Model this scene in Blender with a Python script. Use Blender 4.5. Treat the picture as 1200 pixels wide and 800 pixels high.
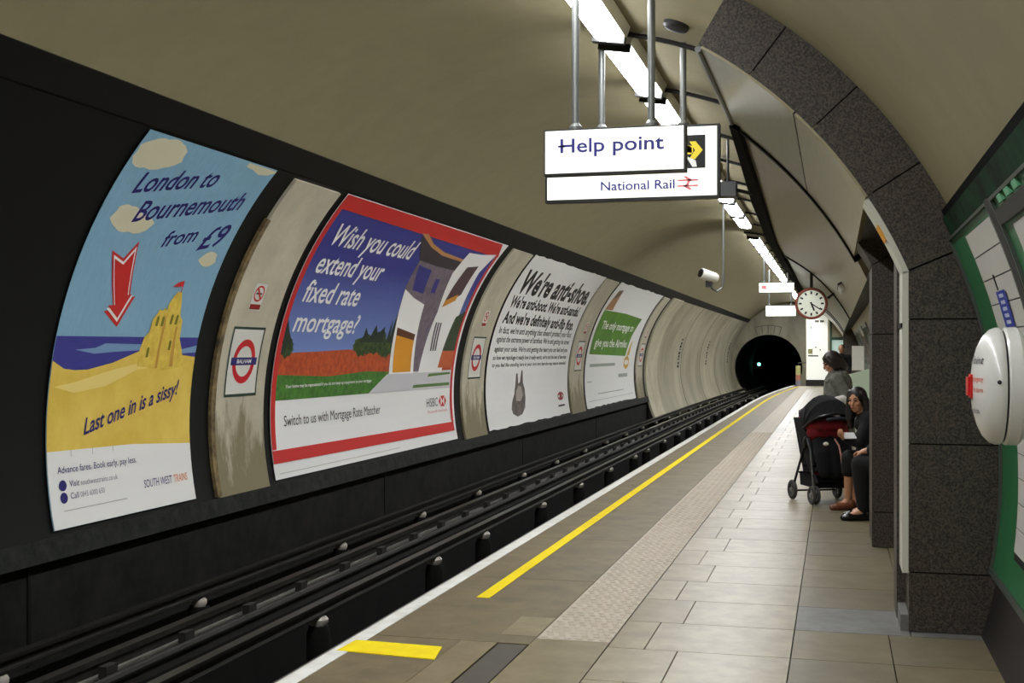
import bpy, bmesh, math, random
from mathutils import Vector, Matrix
random.seed(7)
for o in list(bpy.data.objects): bpy.data.objects.remove(o)
SC = bpy.context.scene; COL = SC.collection
RAD = math.radians

# ------------------------------------------------------------------ camera, world, exposure
cd = bpy.data.cameras.new('camera'); cam = bpy.data.objects.new('camera', cd); COL.objects.link(cam)
cd.sensor_width = 36; cd.lens = 43.2; cd.shift_y = 0.01; cd.clip_end = 300
cam.location = (0, 0, 1.55); cam.rotation_euler = (RAD(90), 0, math.atan(379/1440))
SC.camera = cam
W = bpy.data.worlds.new('world'); SC.world = W; W.use_nodes = True
W.node_tree.nodes['Background'].inputs[0].default_value = (.5, .55, .5, 1)
W.node_tree.nodes['Background'].inputs[1].default_value = 0.01
vs = SC.view_settings
vs.view_transform = 'Standard'; vs.look = 'None'; vs.gamma = 1; vs.use_curve_mapping = False
vs.exposure = 0.0
LAMP = 42.0           # strength of the fluorescent diffusers (the station's own lamps)

# ------------------------------------------------------------------ materials
MATS = {}
def srgb(c):
    return tuple(((v/255)/12.92 if v/255 <= .04045 else ((v/255+.055)/1.055)**2.4) for v in c) + (1,)
def mat(name, col, rough=.6, metal=0, var=0, scale=8, bump=0, col2=None, emit=0, coat=0, detail=6, stretch=None, spec=None):
    if name in MATS: return MATS[name]
    m = bpy.data.materials.new(name); m.use_nodes = True; MATS[name] = m
    nt = m.node_tree; b = nt.nodes['Principled BSDF']; c = srgb(col)
    b.inputs['Base Color'].default_value = c; b.inputs['Roughness'].default_value = rough; b.inputs['Metallic'].default_value = metal
    if spec is not None: b.inputs['Specular IOR Level'].default_value = spec
    if coat: b.inputs['Coat Weight'].default_value = coat
    if emit:
        b.inputs['Emission Color'].default_value = c; b.inputs['Emission Strength'].default_value = emit
    if var or col2 or bump:
        tc = nt.nodes.new('ShaderNodeTexCoord'); n = nt.nodes.new('ShaderNodeTexNoise')
        n.inputs['Scale'].default_value = scale; n.inputs['Detail'].default_value = detail; n.inputs['Roughness'].default_value = .65
        if stretch:
            mp = nt.nodes.new('ShaderNodeMapping'); mp.inputs['Scale'].default_value = stretch
            nt.links.new(tc.outputs['Object'], mp.inputs[0]); nt.links.new(mp.outputs[0], n.inputs['Vector'])
        else: nt.links.new(tc.outputs['Object'], n.inputs['Vector'])
        if var or col2:
            r = nt.nodes.new('ShaderNodeValToRGB'); d = srgb(col2) if col2 else tuple(v*(1-var) for v in c[:3])+(1,)
            r.color_ramp.elements[0].position = .36; r.color_ramp.elements[1].position = .66
            r.color_ramp.elements[0].color = d; r.color_ramp.elements[1].color = c
            nt.links.new(n.outputs['Fac'], r.inputs[0]); nt.links.new(r.outputs[0], b.inputs['Base Color'])
        if bump:
            bp = nt.nodes.new('ShaderNodeBump'); bp.inputs['Strength'].default_value = bump; bp.inputs['Distance'].default_value = .01
            nt.links.new(n.outputs['Fac'], bp.inputs['Height']); nt.links.new(bp.outputs[0], b.inputs['Normal'])
    return m
vault_m = mat('vault_paint', (143, 134, 101), .75, var=.1, scale=3)
lining_m = mat('lining_enamel', (166, 157, 124), .28, var=.14, scale=5, stretch=(6, .5, 6))
cream_m = mat('cream_panel', (208, 202, 178), .35, col2=(178, 170, 144), scale=1.6, detail=8)
farwall_m = mat('grimy_wall', (192, 186, 162), .5, col2=(150, 143, 120), scale=1.1, detail=8, stretch=(1, .5, .25))
dirt_m = mat('peeling_edge', (150, 128, 84), .8, col2=(70, 58, 40), scale=6)
trimw_m = mat('trim_white', (214, 214, 198), .35)
granite_m = mat('granite', (88, 79, 68), .5, col2=(26, 22, 20), scale=85, detail=3)
granite2_m = mat('granite_dado', (46, 40, 38), .5, col2=(16, 13, 13), scale=85, detail=3)
def grime(name, base, dirt, z_lo, z_hi):
    m = mat(name, base, .4, col2=tuple(int(c*.88) for c in base), scale=1.6, detail=8); nt = m.node_tree; b = nt.nodes['Principled BSDF']
    g = nt.nodes.new('ShaderNodeNewGeometry'); sp = nt.nodes.new('ShaderNodeSeparateXYZ'); mr = nt.nodes.new('ShaderNodeMapRange'); n = nt.nodes.new('ShaderNodeTexNoise'); mp = nt.nodes.new('ShaderNodeMapping')
    mp.inputs['Scale'].default_value = (1, 1, .3); n.inputs['Scale'].default_value = 5; n.inputs['Detail'].default_value = 8; n.inputs['Roughness'].default_value = .7
    mr.inputs['From Min'].default_value = z_lo; mr.inputs['From Max'].default_value = z_hi; mr.inputs['To Min'].default_value = .3; mr.inputs['To Max'].default_value = -.35
    ad = nt.nodes.new('ShaderNodeMath'); ad.operation = 'ADD'; r = nt.nodes.new('ShaderNodeValToRGB'); r.color_ramp.elements[0].position = .52; r.color_ramp.elements[1].position = .68
    mx = nt.nodes.new('ShaderNodeMix'); mx.data_type = 'RGBA'; old = b.inputs['Base Color'].links[0].from_socket
    nt.links.new(g.outputs['Position'], sp.inputs[0]); nt.links.new(sp.outputs['Z'], mr.inputs['Value']); nt.links.new(g.outputs['Position'], mp.inputs[0]); nt.links.new(mp.outputs[0], n.inputs['Vector'])
    nt.links.new(n.outputs['Fac'], ad.inputs[0]); nt.links.new(mr.outputs[0], ad.inputs[1]); nt.links.new(ad.outputs[0], r.inputs[0]); nt.links.new(r.outputs[0], mx.inputs['Factor'])
    nt.links.new(old, mx.inputs['A']); mx.inputs['B'].default_value = srgb(dirt); nt.links.new(mx.outputs['Result'], b.inputs['Base Color']); return m
rib_m = grime('stained_rib', (208, 201, 178), (132, 122, 94), .3, 1.9)
black_m = mat('black_board', (3, 4, 3), .62, var=.3, scale=5, spec=.25)
frieze_m = mat('black_frieze', (6, 6, 5), .6, var=.4, scale=9, spec=.25)
ledge_m = mat('dirty_ledge', (40, 42, 37), .75, col2=(16, 18, 15), scale=9, spec=.2)
plinth_m = mat('sooty_plinth', (33, 32, 28), .8, col2=(13, 13, 12), scale=4, detail=9, spec=.2)
soot_m = mat('track_soot', (20, 19, 17), .85, col2=(9, 9, 8), scale=4, spec=.2)
rail_m = mat('rail_steel', (120, 118, 112), .32, metal=.9, var=.3, scale=10)
drail_m = mat('conductor_steel', (72, 70, 66), .4, metal=.8, var=.3, scale=10)
iron_m = mat('track_iron', (36, 34, 31), .7, var=.4, scale=12)
porc_m = mat('porcelain', (188, 181, 170), .3, var=.15, scale=12)
slab_ms = [mat('paving_a', (150, 137, 107), .38, col2=(128, 115, 87), scale=6, detail=9), mat('paving_b', (142, 129, 98), .38, col2=(123, 110, 82), scale=5, detail=9),
           mat('paving_c', (154, 142, 114), .38, col2=(135, 123, 96), scale=7, detail=9), mat('paving_grey', (122, 121, 118), .5, col2=(104, 102, 98), scale=7)]
brown_ms = [mat('paving_brown', (128, 117, 90), .42, col2=(110, 99, 74), scale=5, detail=9), mat('paving_olive', (122, 113, 90), .42, col2=(106, 97, 76), scale=6, detail=9)]
coping_m = mat('coping_concrete', (121, 107, 76), .55, col2=(99, 86, 60), scale=4, detail=9)
tactile_m = mat('tactile_paving', (192, 180, 162), .6, col2=(174, 162, 144), scale=8)
joint_m = mat('joint_mortar', (96, 88, 74), .85)
white_line = mat('white_paint', (238, 238, 234), .5, col2=(218, 217, 210), scale=9)
yellow_line = mat('yellow_paint', (250, 226, 22), .8, col2=(240, 212, 20), scale=7, spec=.2)
metal_m = mat('brushed_metal', (150, 150, 148), .3, metal=.9)
dkmetal_m = mat('dark_metal', (46, 46, 46), .45, metal=.4)
greymetal_m = mat('grey_paint_metal', (112, 114, 112), .4, metal=.3)
blackp_m = mat('black_plastic', (16, 16, 17), .4)
white_m = mat('white_plastic', (226, 226, 220), .3, coat=.3)
white_en = mat('white_enamel', (222, 222, 214), .3)
paper_m = mat('poster_paper', (240, 240, 238), .45, spec=.3)
lamp_m = mat('fluorescent_diffuser', (246, 248, 250), .4, emit=LAMP)
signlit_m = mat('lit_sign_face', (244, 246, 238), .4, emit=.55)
tile_m = mat('passage_tile', (170, 164, 140), .4, var=.1, scale=5)
def flat(name, col, rough=.5): return mat('print_'+name, col, rough, spec=.3)

# ------------------------------------------------------------------ mesh helpers
CX, CZ, R0 = -2.19, .92, 3.25
def P(R, a, Y): return Vector((CX+R*math.sin(RAD(a)), Y, CZ+R*math.cos(RAD(a))))
def tag(o, label=None, cat=None, group=None, kind=None):
    if label: o['label'] = label
    if cat: o['category'] = cat
    if group: o['group'] = group
    if kind: o['kind'] = kind
    return o
def wloc(o):
    v = Vector((0, 0, 0))
    while o: v += o.location; o = o.parent
    return v
def empty(name, loc, label=None, cat=None, group=None):
    e = bpy.data.objects.new(name, None); COL.objects.link(e); e.location = loc; e.empty_display_size = .1
    return tag(e, label, cat, group)
def link(name, me, parent=None, origin=None):
    o = bpy.data.objects.new(name, me); COL.objects.link(o)
    if parent:
        o.parent = parent; me.transform(Matrix.Translation(-wloc(parent)))
    elif len(me.vertices):
        xs = [v.co for v in me.vertices]
        c = Vector(((min(v.x for v in xs)+max(v.x for v in xs))/2, (min(v.y for v in xs)+max(v.y for v in xs))/2, min(v.z for v in xs)))
        me.transform(Matrix.Translation(-c)); o.location = c
    return o
def obj(name, bm, m, parent=None, smooth=False, norm=True):
    if norm: bmesh.ops.recalc_face_normals(bm, faces=bm.faces)
    me = bpy.data.meshes.new(name); bm.to_mesh(me); bm.free()
    for mm in (m if isinstance(m, list) else [m]): me.materials.append(mm)
    if smooth: me.polygons.foreach_set('use_smooth', [True]*len(me.polygons)); me.set_sharp_from_angle(angle=RAD(38))
    return link(name, me, parent)
def B(): return bmesh.new()
def box(bm, x0, x1, y0, y1, z0, z1, M=None):
    v = [bm.verts.new(Vector(c) if M is None else M @ Vector(c)) for c in [(x0,y0,z0),(x1,y0,z0),(x1,y1,z0),(x0,y1,z0),(x0,y0,z1),(x1,y0,z1),(x1,y1,z1),(x0,y1,z1)]]
    for f in [(0,3,2,1),(4,5,6,7),(0,1,5,4),(1,2,6,5),(2,3,7,6),(3,0,4,7)]: bm.faces.new([v[i] for i in f])
    return bm
def loft(bm, rings, closed=True, cap=True):
    """rings: lists of points with equal count, each ring closed"""
    vr = [[bm.verts.new(p) for p in r] for r in rings]; n = len(rings[0])
    for a, b in zip(vr, vr[1:]):
        for i in range(n if closed else n-1):
            j = (i+1) % n; bm.faces.new((a[i], a[j], b[j], b[i]))
    if cap: bm.faces.new(vr[0][::-1]); bm.faces.new(vr[-1])
    return bm
def shell(bm, Ra, Rb, a0, a1, Y0, Y1, da=3.0):
    """curved solid between two radii; Y0, Y1 may be functions of the angle"""
    f0 = Y0 if callable(Y0) else (lambda a: Y0); f1 = Y1 if callable(Y1) else (lambda a: Y1)
    n = max(1, math.ceil(abs(a1-a0)/da)); rings = []
    for i in range(n+1):
        a = a0+(a1-a0)*i/n; rings.append([P(Ra,a,f0(a)), P(Ra,a,f1(a)), P(Rb,a,f1(a)), P(Rb,a,f0(a))])
    return loft(bm, rings)
def frame_of(d):
    d = d.normalized(); up = Vector((0,0,1)) if abs(d.z) < .95 else Vector((1,0,0))
    x = d.cross(up).normalized(); return x, x.cross(d).normalized()
def tube(bm, pts, r, seg=8, cap=True):
    pts = [Vector(p) for p in pts]; rs = r if isinstance(r, (list, tuple)) else [r]*len(pts); rings = []; px = None
    for i, p in enumerate(pts):
        d = (pts[min(i+1,len(pts)-1)]-pts[max(i-1,0)]); x, y = frame_of(d)
        if px is not None:
            x = (px-d.normalized()*px.dot(d.normalized())).normalized(); y = x.cross(d.normalized())
        px = x
        rings.append([p+x*rs[i]*math.cos(t*2*math.pi/seg)+y*rs[i]*math.sin(t*2*math.pi/seg) for t in range(seg)])
    return loft(bm, rings, cap=cap)
def lathe(bm, prof, M, seg=24):
    """profile (r, z) about local z, M places it"""
    rings = [[M @ Vector((max(r,1e-4)*math.cos(t*2*math.pi/seg), max(r,1e-4)*math.sin(t*2*math.pi/seg), z)) for t in range(seg)] for r, z in prof]
    return loft(bm, rings)
def ball(bm, c, r, seg=12, M=None):
    rx, ry, rz = r if isinstance(r, (tuple, list)) else (r, r, r)
    T = Matrix.Translation(Vector(c)) @ (M.to_4x4() if M else Matrix()) @ Matrix.Diagonal((rx, ry, rz, 1))
    bmesh.ops.create_uvsphere(bm, u_segments=seg, v_segments=max(6, seg*2//3), radius=1, matrix=T); return bm
def prism(bm, poly, f0, f1):
    """poly 2-D outline; f0, f1 map (x, y) to 3-D for the two ends"""
    return loft(bm, [[Vector(f0(*p)) for p in poly], [Vector(f1(*p)) for p in poly]])
def copy_of(o, dy=0, loc=None):
    c = o.copy(); COL.objects.link(c); c.parent = o.parent
    c.location = loc if loc is not None else o.location+Vector((0, dy, 0)); return c

# text as mesh -------------------------------------------------------
def text_mesh(s, shear=0, bold=0):
    cu = bpy.data.curves.new('t', 'FONT'); cu.body = s; cu.size = 1; cu.shear = shear; cu.offset = bold; cu.resolution_u = 3; cu.fill_mode = 'FRONT'
    o = bpy.data.objects.new('t', cu); COL.objects.link(o)
    dg = bpy.context.evaluated_depsgraph_get(); me = bpy.data.meshes.new_from_object(o.evaluated_get(dg))
    bpy.data.objects.remove(o); bpy.data.curves.remove(cu)
    bm = bmesh.new(); bm.from_mesh(me); bpy.data.meshes.remove(me); return bm
CAP = .70
def letters(bm, d):
    """split a line of text into letters along the direction d"""
    seen = set(); comps = []
    for v in bm.verts:
        if v in seen: continue
        st = [v]; seen.add(v); c = []
        while st:
            q = st.pop(); c.append(q)
            for e_ in q.link_edges:
                w = e_.other_vert(q)
                if w not in seen: seen.add(w); st.append(w)
        xs = [d.dot(q.co) for q in c]; comps.append([min(xs), max(xs), c])
    comps.sort(key=lambda c: c[0]); out = []
    for c in comps:
        if out and min(c[1], out[-1][1])-max(c[0], out[-1][0]) > .55*min(c[1]-c[0], out[-1][1]-out[-1][0]):
            out[-1][1] = max(c[1], out[-1][1]); out[-1][2] += c[2]
        else: out.append(c)
    res = []
    for a, b, c in out:
        n = bmesh.new(); mp = {v: n.verts.new(v.co) for v in c}
        for f in {f for v in c for f in v.link_faces}: n.faces.new([mp[v] for v in f.verts])
        res.append(n)
    bm.free(); return res
def place_text(s, p0, p1, h, shear=0, bold=0):
    """bmesh in (u, v) with baseline p0->p1 and capital height h"""
    bm = text_mesh(s, shear, bold); xs = [v.co.x for v in bm.verts]
    x0, x1 = min(xs), max(xs); L = math.hypot(p1[0]-p0[0], p1[1]-p0[1]); ca, sa = (p1[0]-p0[0])/L, (p1[1]-p0[1])/L
    for v in bm.verts:
        x = (v.co.x-x0)/(x1-x0)*L; y = v.co.y*h/CAP
        v.co = (p0[0]+x*ca-y*sa, p0[1]+x*sa+y*ca, 0)
    return bm
class Print:
    """flat print on the curved wall: u runs along the platform, v up the curve"""
    def __init__(s, parent, Y0, W, H, abot, R, side=-1):
        s.p, s.Y0, s.W, s.H, s.ab, s.R, s.side, s.n = parent, Y0, W, H, abot, R, side, 0
    def to3(s, u, v, off):
        a = s.ab-s.side*math.degrees(v/s.R)
        return P(s.R-off, a, s.Y0-s.side*u)
    def put(s, name, bm, m, layer, step=.12):
        vv = [v.co.y for v in bm.verts]; lo, hi = min(vv), max(vv); k = math.floor(lo/step)+1
        while k*step < hi:
            bmesh.ops.bisect_plane(bm, geom=bm.verts[:]+bm.edges[:]+bm.faces[:], plane_co=(0, k*step, 0), plane_no=(0, 1, 0)); k += 1
        for v in bm.verts: v.co = s.to3(v.co.x, v.co.y, .003+.0015*layer)
        return obj(name, bm, m, s.p, norm=False)
    def poly(s, name, pts, m, layer=1):
        bm = B(); f = bm.faces.new([bm.verts.new((u, v, 0)) for u, v in pts])
        bmesh.ops.triangulate(bm, faces=[f]); return s.put(name, bm, m, layer)
    def polys(s, name, lst, m, layer=1):
        for pts in lst: s.poly(name, pts, m, layer)
    def rect(s, name, u0, u1, v0, v1, m, layer=1): return s.poly(name, [(u0,v0),(u1,v0),(u1,v1),(u0,v1)], m, layer)
    def text(s, name, t, p0, p1, h, m, layer=3, shear=0, bold=0):
        bm = place_text(t, p0, p1, h, shear, bold)
        if h < .12: return tag(s.put(name, bm, m, layer, .2), kind='stuff')      # too small to pick apart
        d = Vector((p1[0]-p0[0], p1[1]-p0[1], 0)).normalized()
        for b in letters(bm, d): s.put('letter', b, m, layer, .2)
    def ring(s, name, c, ru, rv, tk, m, layer=2, n=32):
        bm = B(); o = [bm.verts.new((c[0]+ru*math.cos(i*2*math.pi/n), c[1]+rv*math.sin(i*2*math.pi/n), 0)) for i in range(n)]
        if tk:
            q = [bm.verts.new((c[0]+(ru-tk)*math.cos(i*2*math.pi/n), c[1]+(rv-tk)*math.sin(i*2*math.pi/n), 0)) for i in range(n)]
            for i in range(n): bm.faces.new((o[i], o[(i+1)%n], q[(i+1)%n], q[i]))
        else: bmesh.ops.triangulate(bm, faces=[bm.faces.new(o)])
        return s.put(name, bm, m, layer)
    def sheet(s, m, name='sheet', rag=0):
        bm = B(); n = 26; k = max(2, int(s.W/.25)); rows = []
        for j in range(n+1):
            row = []
            for i in range(k+1):
                u = s.W*i/k; v = s.H*j/n
                if rag and j in (0, n) and 0 < i < k: v += random.uniform(-rag, rag)
                row.append((u, v))
            rows.append(row)
        top = [[bm.verts.new(s.to3(u, v, .003)) for u, v in r] for r in rows]; bot = [[bm.verts.new(s.to3(u, v, 0)) for u, v in r] for r in rows]
        for j in range(n):
            for i in range(k):
                bm.faces.new((top[j][i], top[j][i+1], top[j+1][i+1], top[j+1][i])); bm.faces.new((bot[j][i], bot[j+1][i], bot[j+1][i+1], bot[j][i+1]))
        for j in range(n):
            bm.faces.new((top[j][0], top[j+1][0], bot[j+1][0], bot[j][0])); bm.faces.new((top[j][k], bot[j][k], bot[j+1][k], top[j+1][k]))
        for i in range(k):
            bm.faces.new((top[0][i], bot[0][i], bot[0][i+1], top[0][i+1])); bm.faces.new((top[n][i], top[n][i+1], bot[n][i+1], bot[n][i]))
        return obj(name, bm, m, s.p)

# =================================================================== STRUCTURE
YB, YE, YP = -9.0, 67.5, 57.5          # back of the built place, headwall, platform end
def edge(Y): return -2.53+(.0015*max(0, Y-37)**2 if Y < 58 else .0015*21**2)       # platform edge bends at the far end
def rail_off(Y): return .00055*max(0, Y-37)**2 if Y < 66 else .00055*29**2+.03*(Y-66)

# ceiling vault (left haunch to the right shoulder), then the right upper wall
bm = B(); shell(bm, R0, R0+.12, -43.2, 80, YB, YE, 2.5)
ceiling = tag(obj('ceiling', bm, vault_m, smooth=False), kind='structure', label='tan painted barrel vault over the platform and track')
ceiling.data.polygons.foreach_set('use_smooth', [True]*len(ceiling.data.polygons)); ceiling.data.set_sharp_from_angle(angle=RAD(38))
# near vault skin on the right, in front of the granite arch
bm = B(); shell(bm, 3.13, 3.18, 19, 63.2, YB, 7.13, 2.5); obj('vault_panel', bm, vault_m, ceiling, True)
# conduits arching over from the lamps to the lining
for i, Y in enumerate([9.72+2.15*k for k in range(-1, 26)]):
    bm = B(); tube(bm, [P(3.215, a, Y) for a in range(5, 34, 2)], .02, 8); obj('conduit', bm, dkmetal_m, ceiling, True)
# left wall: dark cladding from the frieze to the ledge
wall_left = tag(obj('wall_left', shell(B(), R0, R0+.12, -105, -43.2, YB, 38.2, 2.5), black_m, smooth=True), kind='structure', label='curved track wall lined in black boards with cream ribs')
obj('frieze', shell(B(), R0-.012, R0, -47.4, -43.2, YB, YE-.01, 1.5), frieze_m, wall_left)
obj('ledge', shell(B(), R0-.05, R0, -105, -102.2, YB, 36, 1.5), ledge_m, wall_left)
for (y0, y1) in [(10.0, 11.0), (17.6, 18.78), (25.3, 26.75), (34.2, 35.4)]:
    o = obj('cream_rib', shell(B(), R0-.03, R0, -103.2, -48.3, y0, y1, 2), rib_m, wall_left, True)
obj('peeling_edge', shell(B(), R0-.032, R0, -102, -56, 9.96, 10.035, 2), dirt_m, wall_left)
obj('cream_ring', shell(B(), R0-.06, R0, -116, -47, 35.9, 38.2, 2), cream_m, wall_left, True)
wf = obj('grimy_wall_panel', shell(B(), R0-.01, R0+.1, -117, -47, 38.25, YE, 2.5), farwall_m, wall_left, True)
for y in (44.6, 51.0, 57.4, 62.6): obj('joint_strip', shell(B(), R0-.018, R0-.008, -116, -47.6, y, y+.05, 3), mat('joint_grey', (122, 116, 98), .7), wall_left)
for y in (43.6, 53.3, 64.2):
    bm = B()
    for k in range(9):
        a = -70.5-k*2.1
        shell(bm, R0-.016, R0-.009, a-(1.5 if k % 3 else .8), a, y+.1*(k % 2), y+.42, 2)
    obj('stencil_mark', bm, plinth_m, wall_left)
# plinth below the ledge
bm = B(); box(bm, -5.62, -5.36, YB, 36.2, -1.3, .19); o = obj('plinth', bm, plinth_m, wall_left)
bm = B(); box(bm, -5.36, -5.345, YB, 36.2, .12, .15); obj('plinth_cap', bm, black_m, wall_left)
for y in (7.3, 14.2, 21.1, 28.0):
    bm = B(); box(bm, -5.362, -5.352, y, y+.03, -1.2, .12); obj('plinth_joint', bm, black_m, wall_left)
# track bed with the pit between the rails
tb = B(); box(tb, -5.6, -2.2, YB, 115, -1.45, -1.15)
track = tag(obj('track_bed', tb, soot_m), kind='structure', label='sooty track bed with a pit between the rails')
bm = B(); box(bm, -5.36, -4.42, YB, 66, -1.15, -.62); obj('side_bench', bm, soot_m, track)
bm = B(); box(bm, -3.5, -2.72, YB, 66, -1.15, -.62); obj('side_bench', bm, soot_m, track)
# platform body
bm = B(); pts = [YB+i*(YP-YB)/60 for i in range(61)]
loft(bm, [[Vector((edge(y)+.015, y, -.04)), Vector((1.3, y, -.04)), Vector((1.3, y, -1.2)), Vector((edge(y)+.14, y, -1.2)), Vector((edge(y)+.14, y, -.16)), Vector((edge(y)+.015, y, -.12))] for y in pts])
floor = tag(obj('floor', bm, joint_m), kind='structure', label='station platform paved in stone slabs with a tactile strip')
def slab(name, x0, x1, y0, y1, m, z=0, g=.0032, bend=False):
    bm = B()
    if bend: loft(bm, [[Vector((edge(y)+(x0+2.53), y, -.045)), Vector((x1, y, -.045)), Vector((x1, y, z)), Vector((edge(y)+(x0+2.53), y, z))] for y in (y0+g, y1-g)])
    else: box(bm, x0+g, x1-g, y0+g, y1-g, -.045, z)
    return obj(name, bm, m, floor)
y = 1.785; k = 0
while y < 27:                                   # slabs one by one while they can be told apart
    xa = -.965 if k % 2 else -.84
    if k == 6: xa = -.79
    w = .655
    slab('paving_slab', -1.16, xa, y, y+w, random.choice(slab_ms[:3]))
    slab('paving_slab', xa, -.22, y, y+w, random.choice(slab_ms[:3]))
    yy = y
    slab('paving_slab', -.22, .4 if yy > 6.4 else .28, yy, yy+w, slab_ms[3] if k == 8 else random.choice(brown_ms))
    slab('paving_slab', .4 if yy > 6.4 else .28, 1.15, yy, yy+w, slab_ms[3] if k == 8 else random.choice(brown_ms))
    y += w; k += 1
yfar = y
bm = B(); bm2 = B(); k = 0
while y < YP-.3:
    xa = -.84 if k % 2 else -.965
    for x0, x1 in ((-1.16, xa), (xa, -.22)): box(bm, x0+.005, x1-.005, y+.005, y+.65, -.045, 0)
    box(bm2, -.22+.005, 1.15, y+.005, y+.65, -.045, 0); y += .655; k += 1
tag(obj('far_paving', bm, slab_ms[0], floor), kind='stuff'); tag(obj('far_paving', bm2, brown_ms[1], floor), kind='stuff')
bm = B(); box(bm, -1.165, 1.15, YB, 1.785, -.045, 0); obj('paving_slab', bm, slab_ms[0], floor)
y = -1.0                                        # coping along the edge
while y < YP:
    y1 = min(y+1.83, YP); xs = -1.57 if y > 6.3 or y1 < 4.6 else -1.95
    slab('coping_stone', -2.53, xs, y, y1, coping_m, bend=True)
    y = y1
slab('coping_stone', -2.53, -1.57, YB, -1.0, coping_m, bend=True)
slab('paving_slab', -1.95, -1.74, 4.49, 6.32, slab_ms[1]); slab('cover_strip', -1.74, -1.575, 4.49, 6.32, mat('cover_metal', (84, 80, 68), .5, metal=.2, var=.2), z=-.004)
slab('paving_slab', -1.57, -1.16, 4.4, 6.46, slab_ms[1])
slab('paving_slab', -1.57, -1.16, YB, 4.4, slab_ms[1]); slab('paving_slab', -1.78, -1.57, 6.5, 6.98, slab_ms[0], z=.001)
bs = B(); box(bs, -1.565, -1.165, 0, .395, -.045, 0)
t0 = obj('tactile_slab', bs, tactile_m, floor); t0.location.y = 6.47
for k in range(1, 126): copy_of(t0, .4*k)
bm = B(); j = 0
yy = 6.5
while yy < 24:
    for i in range(6):
        x = -1.54+.064*i+(.016 if j % 2 else -.004); c = Vector((x+.016, yy, 0))
        r1 = [bm.verts.new(c+Vector((.022*math.cos(t*math.pi/3), .022*math.sin(t*math.pi/3), 0))) for t in range(6)]
        r2 = [bm.verts.new(c+Vector((.014*math.cos(t*math.pi/3), .014*math.sin(t*math.pi/3), .006))) for t in range(6)]
        for t in range(6): bm.faces.new((r1[t], r1[(t+1)%6], r2[(t+1)%6], r2[t]))
        bm.faces.new(r2)
    yy += .066; j += 1
tag(obj('tactile_blisters', bm, tactile_m, floor), kind='stuff')
def paint(name, xa, xb, ya, yb, m, follow=True, n=60):
    bm = B(); loft(bm, [[Vector((edge(y)+2.53+xa, y, -.002)), Vector((edge(y)+2.53+xb, y, -.002)), Vector((edge(y)+2.53+xb, y, .003)), Vector((edge(y)+2.53+xa, y, .003))] for y in [ya+(yb-ya)*i/n for i in range(n+1)]])
    return obj(name, bm, m, floor)
paint('white_edge_line', -2.532, -2.435, YB, YP, white_line); paint('yellow_line', -2.19, -2.105, 7.44, YP-.5, yellow_line)
bm = B(); bm.faces.new([bm.verts.new(p) for p in ((-2.5, 5.93, .0045), (-1.95, 5.88, .0045), (-1.995, 6.14, .0045), (-2.49, 6.17, .0045))]); 
bmesh.ops.extrude_face_region(bm, geom=bm.faces[:])
for v in bm.verts[4:]: v.co.z = -.002
obj('yellow_bar', bm, yellow_line, floor)

# headwall with the running tunnel mouth
MX, MZ, MR = -3.5, .68, 1.79
def headwall():
    bm = B(); N = 72; inner = []; outer = []
    for i in range(N):
        t = 2*math.pi*i/N; inner.append((MX+MR*math.cos(t), MZ+MR*math.sin(t)))
        d = Vector((math.cos(t), math.sin(t))); o = Vector((MX-CX, MZ-CZ)); b = o.dot(d); c = o.dot(o)-3.3**2
        s = -b+math.sqrt(b*b-c); outer.append((MX+s*d.x, MZ+s*d.y))
    vi = [[bm.verts.new((x, Y, z)) for x, z in inner] for Y in (YE, YE+.5)]; vo = [[bm.verts.new((x, Y, z)) for x, z in outer] for Y in (YE, YE+.5)]
    for i in range(N):
        j = (i+1) % N
        bm.faces.new((vi[0][i], vi[0][j], vo[0][j], vo[0][i])); bm.faces.new((vi[1][i], vo[1][i], vo[1][j], vi[1][j]))
        bm.faces.new((vi[0][i], vi[1][i], vi[1][j], vi[0][j])); bm.faces.new((vo[0][i], vo[0][j], vo[1][j], vo[1][i]))
    return bm
wall_end = tag(obj('wall_end', headwall(), farwall_m), kind='structure', label='cream end wall around the dark running tunnel mouth')
bm = B(); rings = []
for Y in (YE+.4, 90, 115): rings.append([Vector((MX+rail_off(66)*0+1.81*math.cos(t*math.pi/24), Y, MZ+1.81*math.sin(t*math.pi/24))) for t in range(48)])
loft(bm, rings, cap=False); bm.faces.new(bm.verts[-48:]); o = obj('tunnel_bore', bm, soot_m, wall_end)
bm = B()                                        # raised keystone ribs above the mouth
for k in range(5):
    t = RAD(90+(k-2)*9); d = Vector((math.cos(t), 0, math.sin(t))); p = Vector((MX, YE-.02, MZ))
    tube(bm, [p+d*(MR+.05), p+d*(MR+.5)], .018, 6)
tube(bm, [Vector((MX+(MR+.5)*math.cos(RAD(t)), YE-.02, MZ+(MR+.5)*math.sin(RAD(t)))) for t in range(72, 109, 4)], .018, 6)
obj('keystone_moulding', bm, greymetal_m, wall_end)
wall_back = tag(obj('wall_back', box(B(), -5.8, 1.4, YB-.2, YB, -1.4, 4.4), vault_m), kind='structure', label='plain end wall behind the viewer')

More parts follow.
